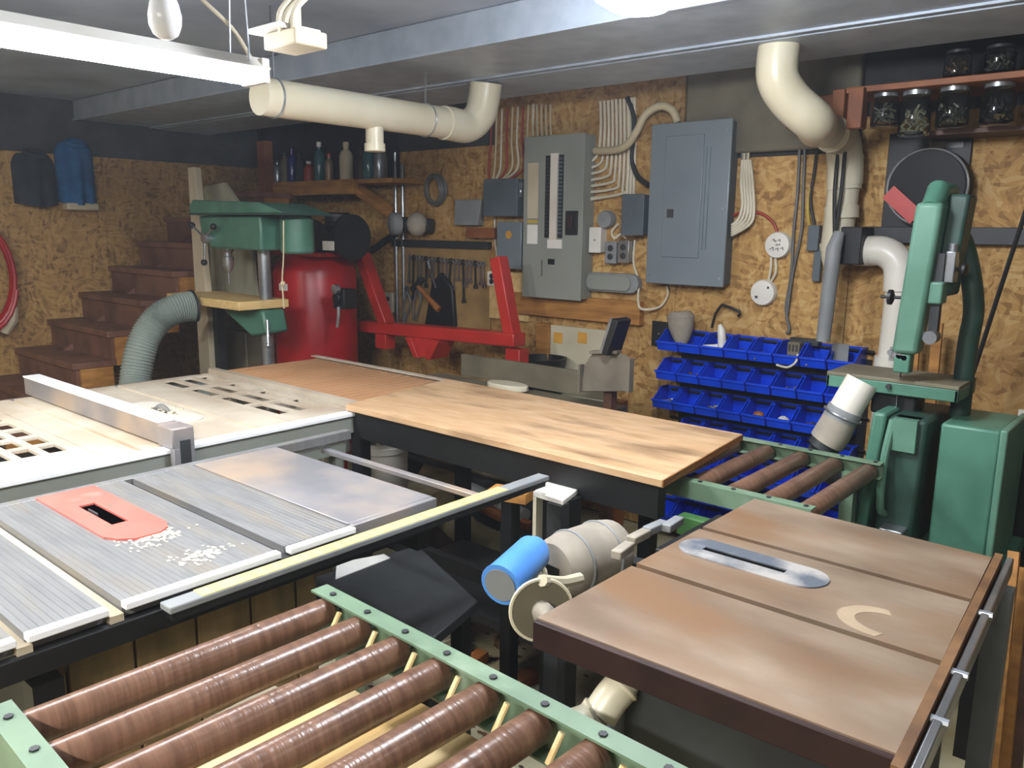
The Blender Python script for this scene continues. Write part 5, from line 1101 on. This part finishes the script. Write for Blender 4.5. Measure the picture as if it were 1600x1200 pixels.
a = az(1350, 965, FZ); arc_o = [(a.x+.075*math.cos(math.radians(q))*1.0, a.y+.06*math.sin(math.radians(q))) for q in range(95, 290, 15)]
arc_i = [(a.x+.01+.055*math.cos(math.radians(q)), a.y+.04*math.sin(math.radians(q))) for q in range(275, 94, -15)]
SMEAR = mat('sawdust_smear', '#a8957c', '#96826a', rough=.9, bump=.2)
build('sawdust_smear', MB().prism(arc_o+arc_i, (.03, 0, FZ+.0001), (.03, 0, FZ+.0008), (1, 0, 0), (0, 1, 0)), SMEAR, t, label='pale curved sawdust smear')
# motor, blue roller and pulley behind it
mc0, mc1 = ay(862, 885, 1.36), ay(965, 862, 1.62); zc = .80
a, b_ = ay(868, 888, 1.40), ay(950, 858, 1.585)
t = thing('saw_motor', 'grey dusty motor hanging behind the brown table saw', 'motor', (a.x, a.y, .7))
u = (b_-a).normalized()
build('motor_body', MB().lathe([(.03, -.015), (.06, -.01), (.072, .015), (.076, .04), (.076, .17), (.07, .20), (.05, .215), (.03, .217)], a, u, 24), DUST, t, label='dusty motor housing')
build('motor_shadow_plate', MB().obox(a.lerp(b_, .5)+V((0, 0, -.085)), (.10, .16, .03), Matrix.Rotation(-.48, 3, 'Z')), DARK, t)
build('terminal_box', MB().obox(a+u*.06+V((-.02, -.06, -.06)), (.06, .06, .06), Matrix.Rotation(-.48, 3, 'Z')), OLIVE, t, bev=.006)
build('mount_arm', MB().beam(b_+V((-.02, .02, -.04)), V((-.72, 1.7, .74)), .04, .03), DARK, t)
for k in range(2): build('cooling_band', MB().torus(a+u*(.05+.10*k), .077, .003, u, 28, 6), GREYM, t)
c0, c1 = az(783, 920, .845), az(838, 858, .845)
c0 = ay(782, 914, 1.18); c1 = ay(836, 860, 1.33); u = (c1-c0).normalized()
t = thing('blue_roller', 'bright sky-blue cylinder with a grey end, beside the dusty motor', 'roller', (c0.x, c0.y, c0.z-.04))
Lr = (c1-c0).length+.01
build('blue_sleeve', MB().lathe([(.034, 0), (.046, 0), (.046, .004), (.044, .015), (.041, Lr-.02), (.03, Lr), (.0, Lr+.004)], c0, u, 24), SKYBLUE, t)
build('grey_core', MB().lathe([(.036, -.003), (.036, .003), (0, .0035)], c0, u, 20), GREYM, t, label='flat grey end')
build('bracket_arm', MB().beam(c1+V((0, 0, -.03)), V((-1.04, 1.46, .74)), .03, .02), DARK, t)
build('shaft_ring', MB().torus(c1+V((.03, -.03, -.035)), .018, .006, (.5, -.8, .2), 16, 6), PVC, t)
pc = ay(846, 953, 1.14); t = thing('belt_pulley', 'pale belt wheel with a pink hub at the corner of the brown saw', 'pulley', (pc.x, pc.y, pc.z-.08))
ax_ = V((.75, -.6, .1)).normalized()
build('belt_ring', MB().torus(pc, .060, .004, ax_, 32, 6), PVC, t)
build('wheel_disc', MB().lathe([(.057, -.004), (.057, .004)], pc, ax_, 28), OLIVE, t)
build('hub', MB().lathe([(.02, 0), (.022, .02), (.014, .035), (.006, .05)], pc, ax_, 12), SALMON, t); [k for k in t.children if k.name.startswith('hub')][0].data.materials[0] = DUST
bl = ay(905, 912, 1.28)
build('belt', MB().tube([pc+V((0, .0, .060)), pc.lerp(bl, .5)+V((0, 0, .03)), bl+V((0, 0, .012))], .012, 8), PVC, t)
build('axle', MB().cyl(pc-ax_*.0, V((pc.x+.10, pc.y+.12, pc.z-.02)), .01), DARK, t)
fa = [ay(*q) for q in ((976, 1050, 1.10), (970, 1072, 1.08), (954, 1092, 1.06), (937, 1118, 1.04), (907, 1145, 1.02))]
t = thing('dust_elbow', 'cream dust elbow hanging under the front of the brown saw', 'pipe fitting', fa[2])
build('elbow', MB().rings(smooth(fa[:4], 5), [.018]*3+[.03]*13, 14), PVC, t); build('collar', MB().torus(fa[1], .028, .006, fa[1]-fa[2], 18, 6), PVC, t)
build('crumpled_end', MB().rings(smooth(fa[3:]+[fa[4]+V((-.02, .02, -.12)), fa[4]+V((-.03, .03, -.4))], 4), [.03, .036, .03, .037, .03, .036, .03, .035, .03, .034, .03, .035, .03], 14), PVC, t)

# clutter on the edge between motor and saw
for k, (x, y, x2, y2, m_, lb) in enumerate(((985, 845, 1010, 832, DUST, 'dusty flat bar'), (1010, 830, 1038, 818, GREYM, 'grey clamp bar'), (1040, 826, 1062, 812, GREYM, 'short grey bar end'), (962, 868, 984, 852, DUST, 'dusty square bar'))):
    a, b_ = az(x, y, .85), az(x2, y2, .85)
    solo('saw_bar', MB().beam(a, b_, .025, .02), m_, '%s projecting from the rear edge of the brown saw top' % lb, 'bar', bev=.003)
q = az(1000, 838, .80); solo('rear_guide_bracket', MB().box(-.9, -.834, 1.55, 1.86, .79, .838), BLACK, 'black guide bracket along the rear edge of the brown saw top', 'bracket', bev=.004)
# leaning boards at the far end of the brown saw
for k, (x, m_, yy) in enumerate(((1566, WOOD, 2.08), (1584, WOOD, 2.13), (1602, WOODD, 2.18))):
    a, b_ = ay(x, 1150, yy-.08), ay(x+10-k*3, 860+k*25, yy+.14)
    solo('leaning_board', MB().beam(V((a.x+.012, a.y-.08, 0)), V((b_.x+.012, b_.y, b_.z)), .03, .024, (1, 0, 0)), m_, '%s board leaning against the band saw stand beyond the brown saw rail' % ('first orange-brown', 'second orange-brown', 'dark brown')[k], 'board', 'boards leaning by the band saw')
q = ay(1590, 700, 3.2); solo('dark_locker', MB().box(q.x, q.x+.5, 3.1, WY-.02, 0, ay(1590, 655, 3.15).z), BLACK, 'dark upright cabinet on the floor past the band saw', 'cabinet', bev=.006)
q0, q1 = ay(1597, 640, 3.09), ay(1597, 840, 3.09); solo('trim_strip', MB().box(q0.x-.008, q0.x+.01, 3.075, 3.097, 0, q0.z), PVCW, 'pale strip standing against the front of the dark upright cabinet', 'strip')

# ------------------------------------------------------------------ under the plywood and on the floor
bx = V((-2.64, 2.2, 0)); rb = .118; hb = .66
t = thing('white_barrel', 'tall white plastic barrel full of offcuts under the end of the plywood', 'barrel', bx)
build('barrel_wall', MB().lathe([(rb*.9, 0), (rb*.92, .01), (rb, hb-.05), (rb*1.04, hb-.045), (rb*1.04, hb-.02), (rb, hb-.02), (rb, hb), (rb*.95, hb), (rb*.88, .03), (.001, .025)], bx, n=28), WHITE, t)
t['label'] = 'tall white plastic barrel full of offcuts, below the conveyor end and plywood'
for k, (dx, dy, tx_, ty_, h, m_) in enumerate(((.04, -.03, .05, -.05, .14, PVC), (.07, -.0, .085, .0, .12, PINE), (-.02, .02, -.05, .05, .1, WOOD), (0, 0, .02, .06, .12, PINE), (-.06, -.03, -.08, -.04, .09, DARK))):
    solo('offcut_stick', MB().beam(bx+V((dx*.6, dy*.6, .06)), bx+V((tx_, ty_, hb+h)), .02, .014), m_, '%s stick standing up out of the white barrel' % ('cream', 'pale pine', 'brown', 'long pale pine', 'dark')[k], 'stick', 'offcuts in the white barrel')
q = az(505, 720, .5); solo('pale_crate', MB().box(-2.92, -2.72, 1.96, 2.05, .0, .62), PALE, 'pale box standing between the white barrel and the aluminium saw', 'box', bev=.006)
t = thing('saw_stand', 'dark stand with a flat white top between the aluminium saw and the brown saw', 'stand', (-1.59, 2.0, 0))
sq = [az(833, 768, .815), az(880, 782, .815), az(905, 763, .815), az(858, 750, .815)]
sx0, sx1, sy0, sy1 = sq[0].x, sq[1].x, (sq[0].y+sq[1].y)/2, (sq[2].y+sq[3].y)/2
sy1 = min(sy1, 1.825)
build('top_board', MB().prism([(p.x, p.y) for p in sq], (0, 0, .80), (0, 0, .815), (1, 0, 0), (0, 1, 0)), WHITE, t, bev=.002)
build('edge_panel', MB().box(sx0, sx0+.012, sy0+.002, sy1, .5, .80), PVC, t)
build('stand_body', MB().box(sx0+.014, sx1-.01, sy0+.03, sy1, .0, .799), BLACK, t)
build('column', MB().box(sx0+.06, sx0+.11, sy0-.01, sy0+.028, 0, .799), DARK, t)
t = thing('low_bench', 'low dark bench surface beyond the wooden cabinet, with a paper on it', 'bench', (-1.65, 1.42, 0))
lb = [az(462, 905, .55), az(700, 985, .55), az(775, 925, .55), az(640, 862, .55)]
build('bench_top', MB().prism([(-1.9, 1.16), (lb[1].x, 1.30), (lb[2].x, 1.52), (-1.84, 1.68)], (0, 0, .52), (0, 0, .55), (1, 0, 0), (0, 1, 0)), DARK, t, bev=.004)
for x, y in ((-1.86, 1.22), (-1.43, 1.34), (-1.47, 1.5), (-1.82, 1.62)): build('leg', MB().box(x-.02, x+.02, y-.02, y+.02, 0, .52), BLACK, t)
pp = [az(524, 905, .552), az(526, 880, .552), az(600, 866, .552), az(610, 872, .552)]
solo('paper_scrap', MB().prism([(p.x, p.y) for p in pp], (0, 0, .5505), (0, 0, .553), (1, 0, 0), (0, 1, 0)), LABELW, 'white wedge of paper lying on the low dark bench', 'paper')
def floorhose(pts, r, m_, name, label, cat='hose', ribs=False):
    P = [az(x, y, z) for x, y, z in pts]; sp = smooth(P, 12)
    rr = [r*(1+.05*(i % 2)) for i in range(len(sp))] if ribs else r
    return solo(name, MB().rings(sp, rr, 12), m_, label, cat, at=sp[0], ang=60)
floorhose(((690, 790, .16), (712, 820, .14), (750, 850, .12), (800, 868, .11), (850, 880, .10)), .085, HOSEB, 'floor_hose', 'fat beige hose curving across the floor below the ruler rail', ribs=True)
floorhose(((672, 810, .12), (690, 845, .09), (730, 885, .07), (790, 915, .06), (840, 930, .06)), .05, CABLEK, 'floor_hose', 'black hose curving in front of the fat beige one on the floor')
floorhose(((730, 762, .3), (770, 780, .28), (820, 806, .26)), .035, GREYM, 'floor_pipe', 'grey pipe lying above the orange one under the bench', 'pipe')
floorhose(((735, 785, .26), (780, 806, .24), (830, 822, .22)), .025, REDWOOD, 'floor_pipe', 'orange-brown wood bar under the bench stretcher', 'bar')
q = az(800, 770, .3); q = ay(798, 772, 1.74); t = thing('wood_block', 'orange wood block on a dark post beside the white-topped stand', 'block', (q.x, 1.74, 0)); build('block', MB().obox(q, (.12, .06, .03), Matrix.Rotation(.3, 3, 'Z')), WOOD, t); build('post', MB().box(q.x-.02, q.x+.02, 1.72, 1.76, 0, q.z-.015), BLACK, t)
rnd = random.Random(11)
for k, (x, y, s, m_) in enumerate(((700, 1000, .07, PVC), (745, 1030, .05, HANDLE), (720, 1010, .04, WHITE), (820, 1060, .06, REDWOOD), (790, 1000, .05, BROWNT), (860, 1010, .05, OLIVE))):
    p = az(x, y, .02); R = Matrix.Rotation(rnd.uniform(0, 3), 3, 'Z')
    solo('floor_offcut', MB().obox(p+V((0, 0, .0)), (s*1.6, s, .04), R), m_, '%s scrap on the floor between the low bench and the brown saw' % ('cream', 'tan', 'white', 'orange', 'dark brown', 'olive')[k], 'offcut', 'scraps on the floor', bev=.003)
mb = MB()
for k in range(500):
    x, y = rnd.uniform(-2.5, -.7), rnd.uniform(1.0, 2.6); mb.sphere((x, y, .002), rnd.uniform(.003, .01), 5, (1.5, 1, .4))
solo('floor_shavings', mb, BROWNT, 'wood shavings scattered on the concrete between the saws', 'shavings', kind='stuff', at=(-1.6, 1.8, 0))
